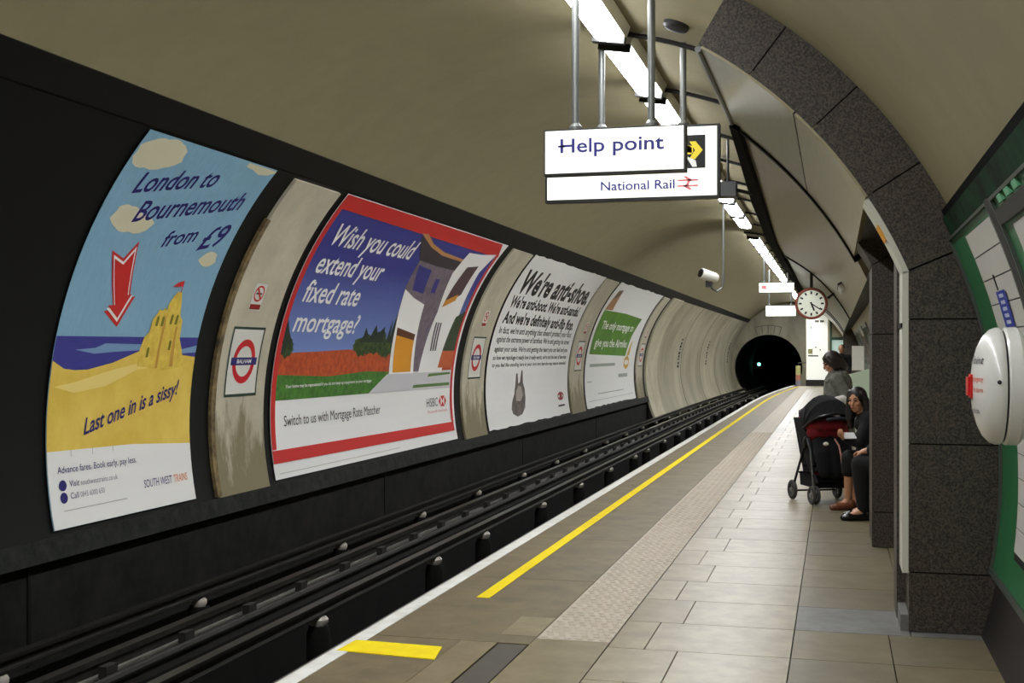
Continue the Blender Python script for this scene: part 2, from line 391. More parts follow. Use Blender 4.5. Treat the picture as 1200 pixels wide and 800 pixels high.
# right wall -----------------------------------------------------------
def prof_right(R, z0=-.05, z1=None, a0=62, n=14, xcap=None):
    """points of the right wall from angle a0 down to the floor"""
    a1 = 180-math.degrees(math.acos((CZ-z0)/R)) if z0 < CZ else 90
    return [(CX+R*math.sin(RAD(a0+(a1-a0)*i/n)), CZ+R*math.cos(RAD(a0+(a1-a0)*i/n))) for i in range(n+1)]
def wall_strip(bm, R, a0, Y0, Y1, th=.14):
    pr = prof_right(R, a0=a0); return loft(bm, [[Vector((x, Y0, z)), Vector((x, Y1, z)), Vector((x+th, Y1, z)), Vector((x+th, Y0, z))] for x, z in pr])
bm = B(); wall_strip(bm, 3.1, 63, YB, 7.13)
wall_right = tag(obj('wall_right', bm, granite2_m, smooth=True), kind='structure', label='curved right wall with granite dado, arches and lining')
obj('wall_skin', wall_strip(B(), 3.08, 62, 10.95, 44.0), cream_m, wall_right, True)
obj('wall_skin', wall_strip(B(), 3.08, 62, 47.9, YP), cream_m, wall_right, True)
# granite arches -------------------------------------------------------
def vert_part(xv, z0, z1, Y0, Y1, xr, g=.004):
    return box(B(), xv, xr, Y0, Y1, z0+g, z1-g)
def arch(Y0, Y1, xv, joints, atop, zj, name, label, Rin=2.8, Rout=3.24, xr=.98):
    """granite rib: ring blocks between the radial joints, then upright blocks with face x = xv"""
    e = empty(name, (xv+.2, (Y0+Y1)/2, 0)); tag(e, label, kind='structure')
    av = math.degrees(math.asin((xv-CX)/Rin)); js = [atop]+[j for j in joints if atop < j < av]+[av]
    zv = CZ+Rin*math.cos(RAD(av))
    for a, b in zip(js, js[1:]): obj('granite_block', shell(B(), Rin, Rout, a+.09, b-.09, Y0, Y1, 2.0), granite_m, e)
    obj('joint_core', shell(B(), Rin+.012, Rout, atop+.4, av, Y0+.012, Y1-.012, 2.0), black_m, e)
    zs = [zv+.12]+[z for z in zj]+[0]
    first = True
    for a, b in zip(zs, zs[1:]):
        bm = B()
        if first:
            # top upright block: meets the ring along the radial joint
            aa = math.degrees(math.asin((xr-CX)/Rout)) if (xr-CX) < Rout else 80
            top = [(xv, zv), (CX+Rout*math.sin(RAD(av)), CZ+Rout*math.cos(RAD(av)))]
            poly = [(xv, b+.004), (xr, b+.004), (xr, min(top[1][1], CZ+math.sqrt(max(0, 3.24**2-(xr-CX)**2)))), (min(top[1][0], xr), top[1][1]-.006), (xv, zv-.006)]
            prism(bm, poly, lambda x, z: (x, Y0, z), lambda x, z: (x, Y1, z)); first = False
        else: box(bm, xv, xr, Y0, Y1, b+.004, a-.004)
        obj('granite_block', bm, granite_m, e)
    obj('joint_core', box(B(), xv+.012, xr-.01, Y0+.012, Y1-.012, 0, zv-.05), black_m, e)
    return e
arch(7.14, 7.5, .393, [37.8, 47.5, 57.6], 30.5, [1.73, 1.04, .33], 'granite_arch', 'near speckled granite arch rising beside the route boards')
arch(10.15, 10.93, .28, [47.5], 54, [1.69, .28], 'granite_pillar', 'granite pillar beside the bench at the far side of the passage')
arch(44.0, 44.5, .35, [37.8, 47.5, 57.6], 30, [1.7, .3], 'granite_arch', 'distant granite arch past the clock')
arch(47.15, 47.9, .28, [37.8, 47.5], 27, [1.7, .3], 'granite_pillar', 'distant granite pillar before the end of the platform')
# cream edge strip on the near arch and dark reveal behind it
e = bpy.data.objects['granite_arch']
bm = B(); loft(bm, [[Vector((.36, 7.17, z)), Vector((.36, 7.49, z)), Vector((.396, 7.49, z)), Vector((.396, 7.17, z))] for z in (.32, 1.995)]); obj('edge_trim', bm, trimw_m, e)
bm = B(); shell(bm, 2.77, 2.802, 57.8, 67.4, 7.17, 7.49, 2); obj('edge_trim', bm, trimw_m, e)
bm = B(); shell(bm, 2.764, 2.772, 61.0, 63.0, 7.2, 7.42, 2); obj('warning_sticker', bm, flat('amber', (226, 158, 24)), e)
bm = B(); box(bm, .352, .361, 7.17, 7.49, 1.685, 1.71); obj('trim_joint', bm, black_m, e)
bm = B(); box(bm, .345, .98, 7.5, 7.84, 0, 2.44); obj('reveal', bm, granite_m, e)
bm = B(); box(bm, .35, .4, 7.16, 7.86, 0, .09); obj('kerb', bm, slab_ms[3], e)
# lining of smooth enamel sheets between the arches
def far1(a): return 9.6+(a-30)/27*1.9
obj('lining_sheet', shell(B(), 2.785, 2.83, 31, 44.6, 7.15, far1, 2), lining_m, wall_right, True)
obj('lining_sheet', shell(B(), 2.785, 2.83, 44.85, 57.6, 7.15, far1, 2), lining_m, wall_right, True)
obj('lining_joint', shell(B(), 2.79, 2.83, 44.6, 44.85, 7.15, far1, 2), black_m, wall_right)
obj('lining_joint', shell(B(), 2.77, 2.87, 30.5, 58.5, far1, lambda a: far1(a)+.14, 2), black_m, wall_right)
def tray_a(Y): return 30.5-6.3*min(1, max(0, (Y-9.6)/12))
def lining(bm, Ra, Rb, fa0, a1, Y0f, Y1f, na=12, ny=24):
    V = {}
    for s, R in enumerate((Ra, Rb)):
        for i in range(na+1):
            for j in range(ny+1):
                t = j/ny; Yg = 9.7+t*(26.5-9.7); a = fa0(Yg)+(a1-fa0(Yg))*i/na
                y0, y1 = Y0f(a), Y1f(a); V[s,i,j] = bm.verts.new(P(R, a, y0+(y1-y0)*t))
    for i in range(na):
        for j in range(ny):
            for s in (0, 1): bm.faces.new((V[s,i,j], V[s,i+1,j], V[s,i+1,j+1], V[s,i,j+1]))
    for j in range(ny):
        for i in (0, na): bm.faces.new((V[0,i,j], V[0,i,j+1], V[1,i,j+1], V[1,i,j]))
    for i in range(na):
        for j in (0, ny): bm.faces.new((V[0,i,j], V[0,i+1,j], V[1,i+1,j], V[1,i,j]))
    return bm
obj('lining_sheet', lining(B(), 2.8, 2.86, tray_a, 62.2, lambda a: far1(a)+.14, lambda a: 24.6+(a-24)/38*1.2), lining_m, wall_right, True)
obj('lining_joint', shell(B(), 2.78, 2.9, 24, 62.2, lambda a: 24.6+(a-24)/38*1.2, lambda a: 24.9+(a-24)/38*1.2, 2), black_m, wall_right)
obj('lining_sheet', shell(B(), 2.82, 2.87, 26, 62.2, 25.2, YP, 2.5), lining_m, wall_right, True)
obj('lining_soffit', shell(B(), 2.8, 3.1, 61.9, 62.3, 10.95, 44.0, 2), black_m, wall_right)
# cable trunking along the free edge of the lining
bm = B(); ys = [9.6+i*(YP-9.6)/40 for i in range(41)]
loft(bm, [[P(2.75, tray_a(y)+1.6, y), P(2.75, tray_a(y)-2.0*min(1, (y-9.5)/6), y), P(2.98, tray_a(y)-3.4*min(1, (y-9.5)/6), y), P(2.98, tray_a(y)+1.6, y)] for y in ys]); obj('cable_tray', bm, mat('tray_black', (9, 9, 8), .9, spec=.1), wall_right)
bm = B(); tube(bm, [P(2.78, 30.6, 7.2), P(2.78, 30.6, 9.7)], .02, 8); tube(bm, [P(2.82, 29.6, 7.5), P(2.82, 29.6, 9.7)], .014, 8); obj('edge_conduit', bm, greymetal_m, wall_right, True)
bm = B(); shell(bm, 2.83, 3.24, 30.1, 30.9, 7.5, 9.7, 1); obj('lining_edge', bm, lining_m, wall_right)
# passage between near arch and pillar
bm = B(); box(bm, .2, 3.2, 7.5, 10.93, 2.44, 2.6); obj('passage_ceiling', bm, granite2_m, wall_right)
bm = B(); box(bm, .98, 3.2, 7.4, 7.5, 0, 2.44); box(bm, .98, 3.2, 10.15, 10.3, 0, 2.44); box(bm, 3.2, 3.3, 7.4, 10.3, 0, 2.44); obj('passage_wall', bm, tile_m, wall_right)
bm = B(); box(bm, 1.15, 3.3, 7.4, 10.3, -.05, 0); obj('passage_floor', bm, slab_ms[1], wall_right)
bm = B(); box(bm, .98, 3.2, 44.5, 44.6, 0, 2.6); box(bm, .98, 3.2, 47.15, 47.3, 0, 2.6); box(bm, 3.2, 3.3, 44.5, 47.3, 0, 2.6); obj('passage_wall', bm, tile_m, wall_right)
bm = B(); box(bm, .2, 3.2, 44.5, 47.2, 2.44, 2.6); obj('passage_ceiling', bm, granite2_m, wall_right); bm = B(); box(bm, 1.15, 3.3, 44.4, 47.3, -.05, 0); obj('passage_floor', bm, slab_ms[1], wall_right)
# black trim above the boards on the near wall
obj('cornice', shell(B(), 3.09, 3.14, 63.0, 63.75, YB, 7.13, 1), mat('cornice_black', (5, 5, 6), .9, spec=.1), wall_right)
obj('board_header', shell(B(), 3.075, 3.11, 63.75, 66.2, YB, 7.13, 1), mat('header_green', (20, 62, 34), .8, col2=(9, 22, 13), scale=5, spec=.15), wall_right)
# skirting
bm = B(); loft(bm, [[Vector((.80, y, 0)), Vector((.86, y, 0)), Vector((.86, y, .07)), Vector((.82, y, .07))] for y in (YB, 7.13)]); tag(obj('baseboard_right', bm, slab_ms[3]), kind='structure')

# end wall of the platform with the tall white panel
bm = B(); pr = [(-1.3, 0)]+[(.95, 0), (.95, 1.6)]+[(CX+3.2*math.sin(RAD(a)), CZ+3.2*math.cos(RAD(a))) for a in range(70, 15, -6)]+[(-1.3, 3.99)]
prism(bm, pr, lambda x, z: (x, YP, z), lambda x, z: (x, YP+.25, z))
wall_far = tag(obj('wall_platform_end', bm, cream_m), kind='structure', label='cream wall closing the far end of the platform')

# =================================================================== TRACK
def rail_bar(bm, x, top, h, w, Y0, Y1, n=40, head=.6):
    pr = [(-w*.5, -h), (w*.5, -h), (w*.5, -h*.86), (w*.12, -h*.74), (w*.12, -h*.32), (w*.5*head, -h*.24), (w*.5*head, 0), (-w*.5*head, 0), (-w*.5*head, -h*.24), (-w*.12, -h*.32), (-w*.12, -h*.74), (-w*.5, -h*.86)]
    return loft(bm, [[Vector((x+rail_off(y)+px, y, top+pz)) for px, pz in pr] for y in [Y0+(Y1-Y0)*i/n for i in range(n+1)]])
def rail_thing(x, label, chairs=True):
    e = empty('running_rail', (x, 0, -.62), label, 'rail')
    obj('rail_bar', rail_bar(B(), x, -.44, .15, .13, YB, 112), rail_m, e)
    bm = B(); box(bm, x-.12, x+.12, 0, .17, -.63, -.575); box(bm, x+.05, x+.11, .02, .15, -.6, -.49); box(bm, x-.11, x-.05, .02, .15, -.6, -.49)
    c0 = obj('rail_chair', bm, iron_m, e); c0.location.y = 3.0
    for k in range(1, 52): copy_of(c0, 1.0*k)
    for c in [o for o in e.children if o.name.startswith('rail_chair')]: c.location.x += rail_off(c.location.y)
    bm = B(); tube(bm, [(x+.16+rail_off(y), y, -.56) for y in range(int(YB), 62, 4)], .03, 8); obj('cable', bm, iron_m, e)
    return e
rail_thing(-4.67, 'bright worn running rail on the far side of the track')
rail_thing(-3.235, 'running rail on the platform side under the platform edge')
def conductor(x, top, ys, label, zbase, r):
    e = empty('conductor_rail', (x, 0, zbase), label, 'rail')
    obj('rail_bar', rail_bar(B(), x, top, .1, .085, YB, 66, head=.9), drail_m, e)
    zc = top-.1
    bm = B(); lathe(bm, [(0, zbase), (r*1.9, zbase), (r*1.8, zbase+.05), (r*1.6, zbase+.09), (r*1.5, zc-.14), (r*1.2, zc-.08), (0, zc-.08)], Matrix.Translation((x, 0, 0)), 16)
    p0 = obj('insulator_post', bm, soot_m, e, True); px = Vector((0, 0, 0))
    bm = B(); lathe(bm, [(0, zc-.08), (r*1.0, zc-.08), (r*1.25, zc-.055), (r*1.28, zc-.03), (r*1.0, zc-.008), (0, zc-.003)], Matrix.Translation((x, 0, 0)), 16)
    c0 = obj('porcelain_cap', bm, porc_m, p0, True)
    for i, y in enumerate(ys):
        if i == 0: p, c = p0, c0
        else:
            p = p0.copy(); COL.objects.link(p); c = c0.copy(); COL.objects.link(c); p.parent = e; c.parent = p
        p.location = (rail_off(y), y, 0)
    return e
conductor(-3.95, -.43, [3.6, 5.9, 9.0, 11.9, 13.7, 16.6, 19.2, 21.9, 24.7, 26.4, 29.1, 31.8, 34.3, 36.9, 39.5, 42.2, 45, 48, 51, 54, 57, 60], 'centre conductor rail on white capped insulator posts in the pit', -1.15, .062)
conductor(-5.05, -.36, [4.2, 6.6, 9.1, 12.1, 14.7, 17.2, 19.9, 22.4, 25.1, 27.6, 30.3, 33, 35.6, 38.4, 41, 44, 47, 50, 53, 56, 59], 'outer conductor rail along the foot of the poster wall', -.62, .05)
e = empty('signal_lamp', (-4.9, 83, -1.0), 'green signal lamp glowing inside the dark running tunnel', 'signal')
bm = B(); tube(bm, [(-4.9, 83, -1.0), (-4.9, 83, .5)], .04, 8); obj('post', bm, dkmetal_m, e)
bm = B(); box(bm, -5.03, -4.77, 82.95, 83.2, .5, .95); obj('housing', bm, blackp_m, e)
bm = B(); ball(bm, (-4.9, 82.93, .72), (.11, .04, .11), 16); obj('lens', bm, mat('signal_green', (120, 255, 215), .3, emit=5), e)

# =================================================================== POSTERS on the left wall
AB = -101.5; RP = R0-.012
navy = flat('navy', (44, 38, 110)); blk = flat('black', (24, 24, 26)); red = flat('red', (206, 46, 44)); wht = flat('white', (242, 241, 238))
# poster 1 ------------------------------------------------------------
e = empty('advertising_poster', P(RP, AB, 8.6), 'tall beach poster with red arrow, sandcastle and blue sky', 'poster')
pr = Print(e, 7.6, 2.0, 3.03, AB, RP)
pr.sheet(mat('print_sky_blue', (138, 182, 208), .45, var=.1, scale=9, stretch=(1, 6, 1), spec=.3))
cl = flat('cloud', (216, 210, 180))
def puffy(pts, k=.035):
    out = []; n = len(pts)
    for i in range(n):
        (x0, y0), (x1, y1) = pts[i], pts[(i+1) % n]; L = math.hypot(x1-x0, y1-y0) or 1
        for t in (0, .33, .66):
            b = k*(0 if t == 0 else 1)*min(1, L/.2); out.append((max(.003, min(1.997, x0+(x1-x0)*t+(y1-y0)/L*-b*-1)), min(3.025, y0+(y1-y0)*t-(x1-x0)/L*-b)))
    return out
pr.poly('cloud', puffy([(.01,2.8),(.01,2.9),(.09,2.95),(.28,3.0),(.48,3.0),(.59,2.95),(.61,2.86),(.45,2.78),(.21,2.74),(.05,2.75)], .02), cl, 1)
pr.poly('cloud', puffy([(.15,2.31),(.2,2.41),(.34,2.43),(.53,2.38),(.73,2.33),(.66,2.26),(.45,2.23),(.25,2.25)], .02), cl, 1)
pr.poly('cloud', [(1.5,3.02),(1.998,3.02),(1.998,3.0),(1.9,2.96),(1.76,2.94),(1.62,2.97),(1.5,2.98)], cl, 1)
pr.poly('cloud', puffy([(1.59,2.09),(1.68,2.16),(1.86,2.16),(1.88,2.09),(1.75,2.04)], .02), cl, 1)
pr.poly('sea', [(.002,1.4),(.002,1.1),(1.998,1.1),(1.998,1.41)], mat('print_sea', (66, 66, 150), .45, var=.12, scale=14, stretch=(1, 1, 4), spec=.3), 1)
pr.polys('sea_glint', [[(.25,1.3),(.5,1.315),(.62,1.35),(1.2,1.345),(1.2,1.3),(.75,1.285),(.5,1.27)], [(1.7,1.3),(1.998,1.34),(1.998,1.28),(1.75,1.27)]], flat('glint', (124, 158, 196)), 2)
sand = mat('print_sand', (240, 210, 102), .45, col2=(228, 192, 80), scale=2.5, spec=.3)
pr.poly('beach', [(.002,1.22),(.15,1.16),(.28,1.148),(.44,1.15),(.76,1.2),(1.1,1.29),(1.5,1.28),(1.998,1.24),(1.998,.4),(.002,.4)], sand, 3)
pr.poly('sand_ridge', [(.05,1.03),(.3,.98),(.7,1.02),(1.1,1.14),(1.5,1.17),(1.9,1.15),(1.2,1.2),(.8,1.15),(.3,1.06)], flat('sand_light', (244, 218, 130)), 4)
pr.polys('caption_panel', [[(.002,.003),(1.997,.003),(1.997,.49),(1.14,.5),(1.09,.545),(.002,.565)]], wht, 4)
pr.polys('fold_line', [[(x,.51),(x+.008,.51),(x+.008,.56),(x,.56)] for x in (.28, .55, .82)], flat('pale_grey', (190, 190, 180)), 5)
pr.poly('sandcastle', [(1.1,1.17),(1.1,1.3),(1.13,1.4),(1.19,1.45),(1.2,1.56),(1.24,1.6),(1.26,1.64),(1.31,1.63),(1.34,1.66),(1.37,1.63),(1.38,1.7),(1.42,1.76),(1.46,1.8),(1.52,1.8),(1.56,1.72),(1.6,1.6),(1.66,1.55),(1.68,1.4),(1.75,1.3),(1.82,1.16),(1.5,1.13)], mat('print_castle', (240, 212, 96), .45, col2=(220, 184, 74), scale=12, spec=.3), 5)
pr.polys('castle_window', [[(x,y),(x+.035,y),(x+.04,y+.07),(x+.02,y+.09),(x,y+.07)] for x, y in ((1.25,1.5),(1.33,1.5),(1.46,1.52),(1.54,1.52),(1.2,1.24),(1.52,1.3))], flat('window_olive', (128, 124, 40)), 6)
pr.polys('castle_shade', [[(1.36,1.15),(1.4,1.15),(1.4,1.55),(1.37,1.6)], [(1.58,1.16),(1.64,1.16),(1.6,1.5),(1.57,1.5)]], flat('castle_ochre', (206, 156, 70)), 6)
pr.polys('flag', [[(1.495,1.79),(1.505,1.79),(1.505,1.88),(1.495,1.88)], [(1.35,1.84),(1.42,1.88),(1.5,1.9),(1.5,1.85),(1.42,1.84)]], red, 6)
ar = [(.35,2.07),(.53,2.02),(.64,2.17),(.79,1.72),(.86,1.73),(.72,1.48),(.5,1.6),(.62,1.61)]
pr.poly('arrow', ar, red, 2)
c0 = (.62, 1.8)
def inset(pts, k): return [(c0[0]+(x-c0[0])*k*(.96 if k < 1 else 1), c0[1]+(y-c0[1])*k) for x, y in pts]
pr.poly('arrow_outline', inset(ar, .88), wht, 3); pr.poly('arrow_fill', inset(ar, .78), red, 4)
S1 = dict(shear=.45, bold=.015)
pr.text('lettering', 'London to', (.24,2.53), (1.25,2.74), .17, navy, 3, **S1)
pr.text('lettering', 'Bournemouth', (.42,2.31), (1.84,2.6), .17, navy, 3, **S1)
pr.text('lettering', 'from', (.95,2.15), (1.42,2.25), .13, navy, 3, **S1); pr.text('lettering', '£9', (1.48,2.17), (1.9,2.27), .19, navy, 3, **S1)
pr.text('lettering', 'Last one in is a sissy!', (.44,.66), (1.8,.93), .12, navy, 6, **S1)
pr.text('lettering', 'Advance fares. Book early, pay less.', (.11,.4), (1.14,.395), .05, navy, 6)
gy = flat('text_grey', (150, 146, 160))
pr.text('lettering', 'Visit', (.24,.295), (.36,.293), .045, navy, 6); pr.text('lettering', 'southwesttrains.co.uk', (.38,.293), (.86,.29), .04, gy, 6)
pr.text('lettering', 'Call', (.24,.205), (.34,.205), .045, navy, 6); pr.text('lettering', '0845 6000 650', (.36,.205), (.67,.205), .04, gy, 6)
pr.rect('small_print', .14, .96, .122, .13, flat('faint', (196, 194, 188)), 6)
pr.ring('bullet', (.16,.31), .045, .04, 0, navy, 6); pr.ring('bullet', (.16,.22), .045, .04, 0, navy, 6)
pr.text('lettering', 'SOUTH WEST', (1.22,.18), (1.65,.178), .065, navy, 6, shear=.1); pr.text('lettering', 'TRAINS', (1.68,.178), (1.9,.18), .065, flat('orange', (232, 140, 84)), 6)
# poster 2 ------------------------------------------------------------
e = empty('advertising_poster', P(RP, AB, 14.2), 'wide mortgage poster with red border and a house picture', 'poster')
pr = Print(e, 11.18, 6.06, 3.03, AB, RP); pr.sheet(paper_m)
pr.polys('red_border', [[(0,2.86),(6.0,2.8),(5.75,3.02),(0,3.025)], [(.003,.3),(.1,.3),(.1,2.95),(.003,2.95)], [(5.86,.3),(5.96,.14),(5.96,2.85),(5.86,2.85)], [(.003,.16),(5.96,.13),(5.96,.26),(.003,.29)]], red, 4)
sky2 = mat('print_blue_sky', (74, 92, 172), .45, spec=.3); nt = sky2.node_tree
g = nt.nodes.new('ShaderNodeTexCoord'); sp = nt.nodes.new('ShaderNodeSeparateXYZ'); rp = nt.nodes.new('ShaderNodeValToRGB'); mr = nt.nodes.new('ShaderNodeMapRange')
nt.links.new(g.outputs['Generated'], sp.inputs[0]); nt.links.new(sp.outputs['Z'], rp.inputs[0]); nt.links.new(rp.outputs[0], nt.nodes['Principled BSDF'].inputs['Base Color'])
rp.color_ramp.elements[0].color = srgb((122, 146, 206)); rp.color_ramp.elements[1].color = srgb((58, 60, 142)); rp.color_ramp.elements[0].position = 0; rp.color_ramp.elements[1].position = .7
pr.rect('picture_sky', .1, 5.86, 1.2, 2.86, sky2, 1)
pr.poly('picture_field', [(.1,1.0),(5.86,1.0),(5.86,1.28),(3.3,1.31),(1.8,1.31),(.9,1.285),(.1,1.27)], mat('print_poppy', (206, 92, 44), .5, col2=(166, 64, 34), scale=14, spec=.3), 2)
pr.poly('picture_grass', [(.1,.79),(2.64,.78),(3.32,1.03),(2.5,1.05),(1.4,1.01),(.1,1.05)], mat('print_grass', (84, 140, 52), .5, col2=(54, 104, 36), scale=12, spec=.3), 3)
tm = mat('print_tree', (70, 96, 40), .5, col2=(26, 40, 28), scale=14, spec=.3)
def bushy(c, ru, rv, n=26): return [(c[0]+ru*(1+.22*random.uniform(-1,1))*math.cos(t*2*math.pi/n), c[1]+rv*(1+.22*random.uniform(-1,1))*math.sin(t*2*math.pi/n)) for t in range(n)]
pr.polys('picture_tree', [bushy((.24,1.34), .13, .12), bushy((2.3,1.36), .3, .12), bushy((2.7,1.4), .28, .15), bushy((3.05,1.34), .26, .13)], tm, 3)
pr.polys('picture_tree', [[(.11,1.25),(.11,1.62),(.2,1.5),(.3,1.4)], [(2.2,1.4),(2.25,1.58),(2.42,1.44),(2.55,1.62),(2.66,1.5),(2.85,1.6),(2.9,1.4)], [(3.0,1.4),(3.05,1.7),(3.1,1.45),(3.15,1.85),(3.25,1.4)]], flat('palm', (36, 52, 40)), 4)
pr.poly('picture_house', [(3.35,.9),(3.2,1.6),(3.05,2.1),(3.05,2.5),(4.7,2.5),(5.0,1.9),(5.05,.9)], mat('print_house', (128, 116, 126), .5, col2=(104, 92, 104), scale=9, spec=.3), 3)
pr.poly('picture_roof', [(2.6,2.8),(2.85,2.8),(3.2,2.7),(3.7,2.62),(4.72,2.6),(4.72,2.46),(3.69,2.47),(3.04,2.5)], flat('roof_dark', (62, 54, 62)), 4)
pr.poly('picture_gutter', [(2.56,2.84),(2.75,2.86),(3.15,2.75),(3.7,2.68),(4.72,2.64),(4.72,2.6),(3.7,2.63),(3.15,2.7)], flat('gutter', (196, 140, 88)), 5)
pr.polys('picture_window', [[(3.12,2.44),(3.66,2.4),(3.77,2.07),(3.32,2.1)], [(3.98,2.3),(4.15,2.3),(4.2,2.1),(4.03,2.1)]], flat('pane_blue', (58, 58, 132)), 4)
pr.poly('picture_banner', [(3.06,2.1),(3.5,2.0),(3.98,1.93),(4.2,1.0),(3.28,1.0),(3.2,1.6)], wht, 5)
pr.poly('picture_door', [(3.3,1.5),(4.0,1.44),(4.08,1.02),(3.4,1.02)], flat('door_orange', (226, 154, 40)), 6); pr.poly('picture_lintel', [(3.27,1.6),(4.0,1.52),(4.0,1.44),(3.3,1.5)], flat('lintel', (96, 56, 36)), 6)
pr.poly('picture_ground', [(2.64,.78),(3.32,1.02),(5.86,1.02),(5.86,.76)], flat('ground_grey', (206, 204, 208)), 4)
pr.poly('picture_banner', [(4.65,2.76),(5.2,2.78),(5.84,2.84),(5.6,2.5),(5.62,1.83),(5.4,1.0),(4.4,1.0),(4.62,1.86),(4.5,2.42)], wht, 5)
pr.poly('picture_poster', [(4.95,2.55),(5.4,2.6),(5.32,2.14),(4.72,1.92),(4.82,2.24)], flat('maroon', (84, 62, 66)), 6); pr.poly('picture_poster', [(4.75,2.02),(5.2,2.14),(5.18,2.04),(4.72,1.92)], flat('amber2', (216, 146, 50)), 7)
pr.poly('picture_hedge', [(5.3,1.3),(5.5,1.8),(5.86,1.9),(5.86,1.3)], flat('hedge', (60, 74, 52)), 6); pr.poly('picture_field', [(5.2,1.06),(5.3,1.3),(5.86,1.3),(5.86,1.06)], flat('brick_orange', (196, 96, 56)), 6)
pr.polys('picture_railing', [[(4.7+.1*k,1.7),(4.75+.1*k,1.7),(4.8+.1*k,1.3),(4.75+.1*k,1.3)] for k in range(3)], blk, 7)
pr.polys('picture_lawn', [[(4.2,.8),(5.8,.8),(5.8,.84),(4.25,.84)], [(4.8,.94),(5.8,.96),(5.8,.99),(4.85,.98)]], flat('lawn', (92, 128, 66)), 6)
S2 = dict(shear=.2, bold=.013)
pr.text('lettering', 'Wish you could', (.32,2.46), (2.72,2.48), .25, wht, 4, **S2); pr.text('lettering', 'extend your', (.3,2.14), (2.12,2.15), .24, wht, 4, **S2)
pr.text('lettering', 'fixed rate', (.28,1.82), (1.75,1.82), .24, wht, 4, **S2); pr.text('lettering', 'mortgage?', (.26,1.5), (1.98,1.5), .22, wht, 4, **S2)
pr.text('lettering', 'Your home may be repossessed if you do not keep up repayments on your mortgage', (.31,.91), (2.7,.92), .035, wht, 6, bold=.01)
pr.text('lettering', 'Switch to us with Mortgage Rate Matcher', (.31,.52), (3.04,.52), .11, blk, 2)
pr.rect('small_print', .1, 3.6, .05, .058, flat('faint', (196, 194, 188)), 2)
pr.text('lettering', 'HSBC', (4.8,.52), (5.28,.52), .12, flat('logo_grey', (110, 110, 116)), 6)
hx, hv, hw, hh = 5.5, .58, .17, .075
pr.rect('logo', hx-hw, hx+hw, hv-hh, hv+hh, wht, 5)
pr.polys('logo', [[(hx-hw/2,hv+hh),(hx+hw/2,hv+hh),(hx,hv)], [(hx-hw/2,hv-hh),(hx,hv),(hx+hw/2,hv-hh)], [(hx-hw/2,hv+hh),(hx-hw/2,hv-hh),(hx-hw,hv)], [(hx+hw/2,hv+hh),(hx+hw,hv),(hx+hw/2,hv-hh)]], red, 6)
pr.text('lettering', "The world's local bank", (4.82,.43), (5.7,.43), .04, flat('pink_text', (216, 128, 132)), 6)
# poster 3 ------------------------------------------------------------
e = empty('advertising_poster', P(RP, AB, 22), 'white poster filled with bold black text about being anti-shoe', 'poster')
pr = Print(e, 18.96, 6.2, 3.03, AB, RP); pr.sheet(paper_m, rag=.012)
S3 = dict(bold=.035)
pr.text('lettering', "We're anti-shoe.", (.3,2.33), (5.98,2.33), .42, blk, 1, **S3)
pr.text('lettering', "We're anti-boot. We're anti-sandal.", (.3,2.06), (5.8,2.05), .2, blk, 1, **S3)
pr.text('lettering', "And we're definitely anti-flip flop.", (.27,1.78), (5.8,1.75), .2, blk, 1, **S3)
for t, v, h in (("In fact, we're anti anything that doesn't protect your foot", 1.6, .11), ("against the extreme power of barefoot. We're anti getting the street", 1.45, .1), ("against your soles. We're anti getting the heart you can feel and you", 1.29, .09),
                ("so how we repackage it neatly how it really works, we're anti the best of bare feet", 1.15, .075), ("to you feel like standing here in your own two feet the way nature intended", 1.03, .065)):
    pr.text('lettering', t, (.27,v), (5.88,v-.01), h, blk, 1, bold=.015)
gm = mat('print_grey_figure', (120, 110, 104), .5, col2=(92, 82, 78), scale=7, spec=.3)
pr.poly('picture_figure', [(1.62,.2),(1.9,.14),(2.25,.17),(2.5,.28),(2.58,.45),(2.55,.6),(2.42,.72),(2.34,.95),(2.26,.95),(2.2,.74),(2.08,.72),(2.0,.9),(1.9,.9),(1.88,.72),(1.8,.55),(1.62,.4),(1.55,.28)], gm, 1)
pr.poly('picture_figure', [(1.9,.42),(2.2,.4),(2.4,.5),(2.3,.66),(2.05,.68),(1.92,.58)], flat('figure_light', (170, 160, 152)), 2)
pr.ring('logo', (5.49,.38), .28, .085, .05, flat('logo_red', (150, 44, 56)), 1); pr.ring('logo', (5.49,.38), .12, .045, 0, flat('logo_red', (150, 44, 56)), 2)
pr.rect('logo', 5.2, 5.8, .17, .205, blk, 1)
# poster 4 ------------------------------------------------------------
e = empty('advertising_poster', P(RP, AB, 30), 'furthest poster, white with a green panel and white lettering', 'poster')
pr = Print(e, 27.0, 6.9, 3.03, AB, RP); pr.sheet(paper_m, rag=.015)
pr.poly('green_panel', [(.25,1.23),(.25,2.29),(3.2,2.29),(6.0,2.22),(5.5,1.72),(5.23,1.17)], mat('print_green', (96, 150, 44), .5, col2=(78, 128, 40), scale=1.5, spec=.3), 1)
pr.text('lettering', 'The only mortgage to', (.8,1.84), (5.3,1.84), .2, wht, 2, bold=.015); pr.text('lettering', 'give you the Airmiles', (.65,1.41), (5.1,1.4), .2, wht, 2, bold=.015)
pr.poly('picture_arm', [(.25,2.3),(.4,2.55),(.5,2.82),(.95,2.86),(1.05,2.7),(1.2,2.32)], flat('skin_print', (176, 128, 92)), 2); pr.poly('picture_sleeve', [(.4,2.55),(.5,2.82),(.95,2.86),(1.0,2.72)], flat('sleeve', (112, 96, 78)), 3)
pr.ring('picture_coin', (5.5,1.0), .42, .17, .1, flat('coin', (206, 164, 66)), 3); pr.poly('picture_ribbon', [(5.4,1.15),(5.7,1.5),(5.9,1.6),(5.8,1.2)], flat('coin', (206, 164, 66)), 3)
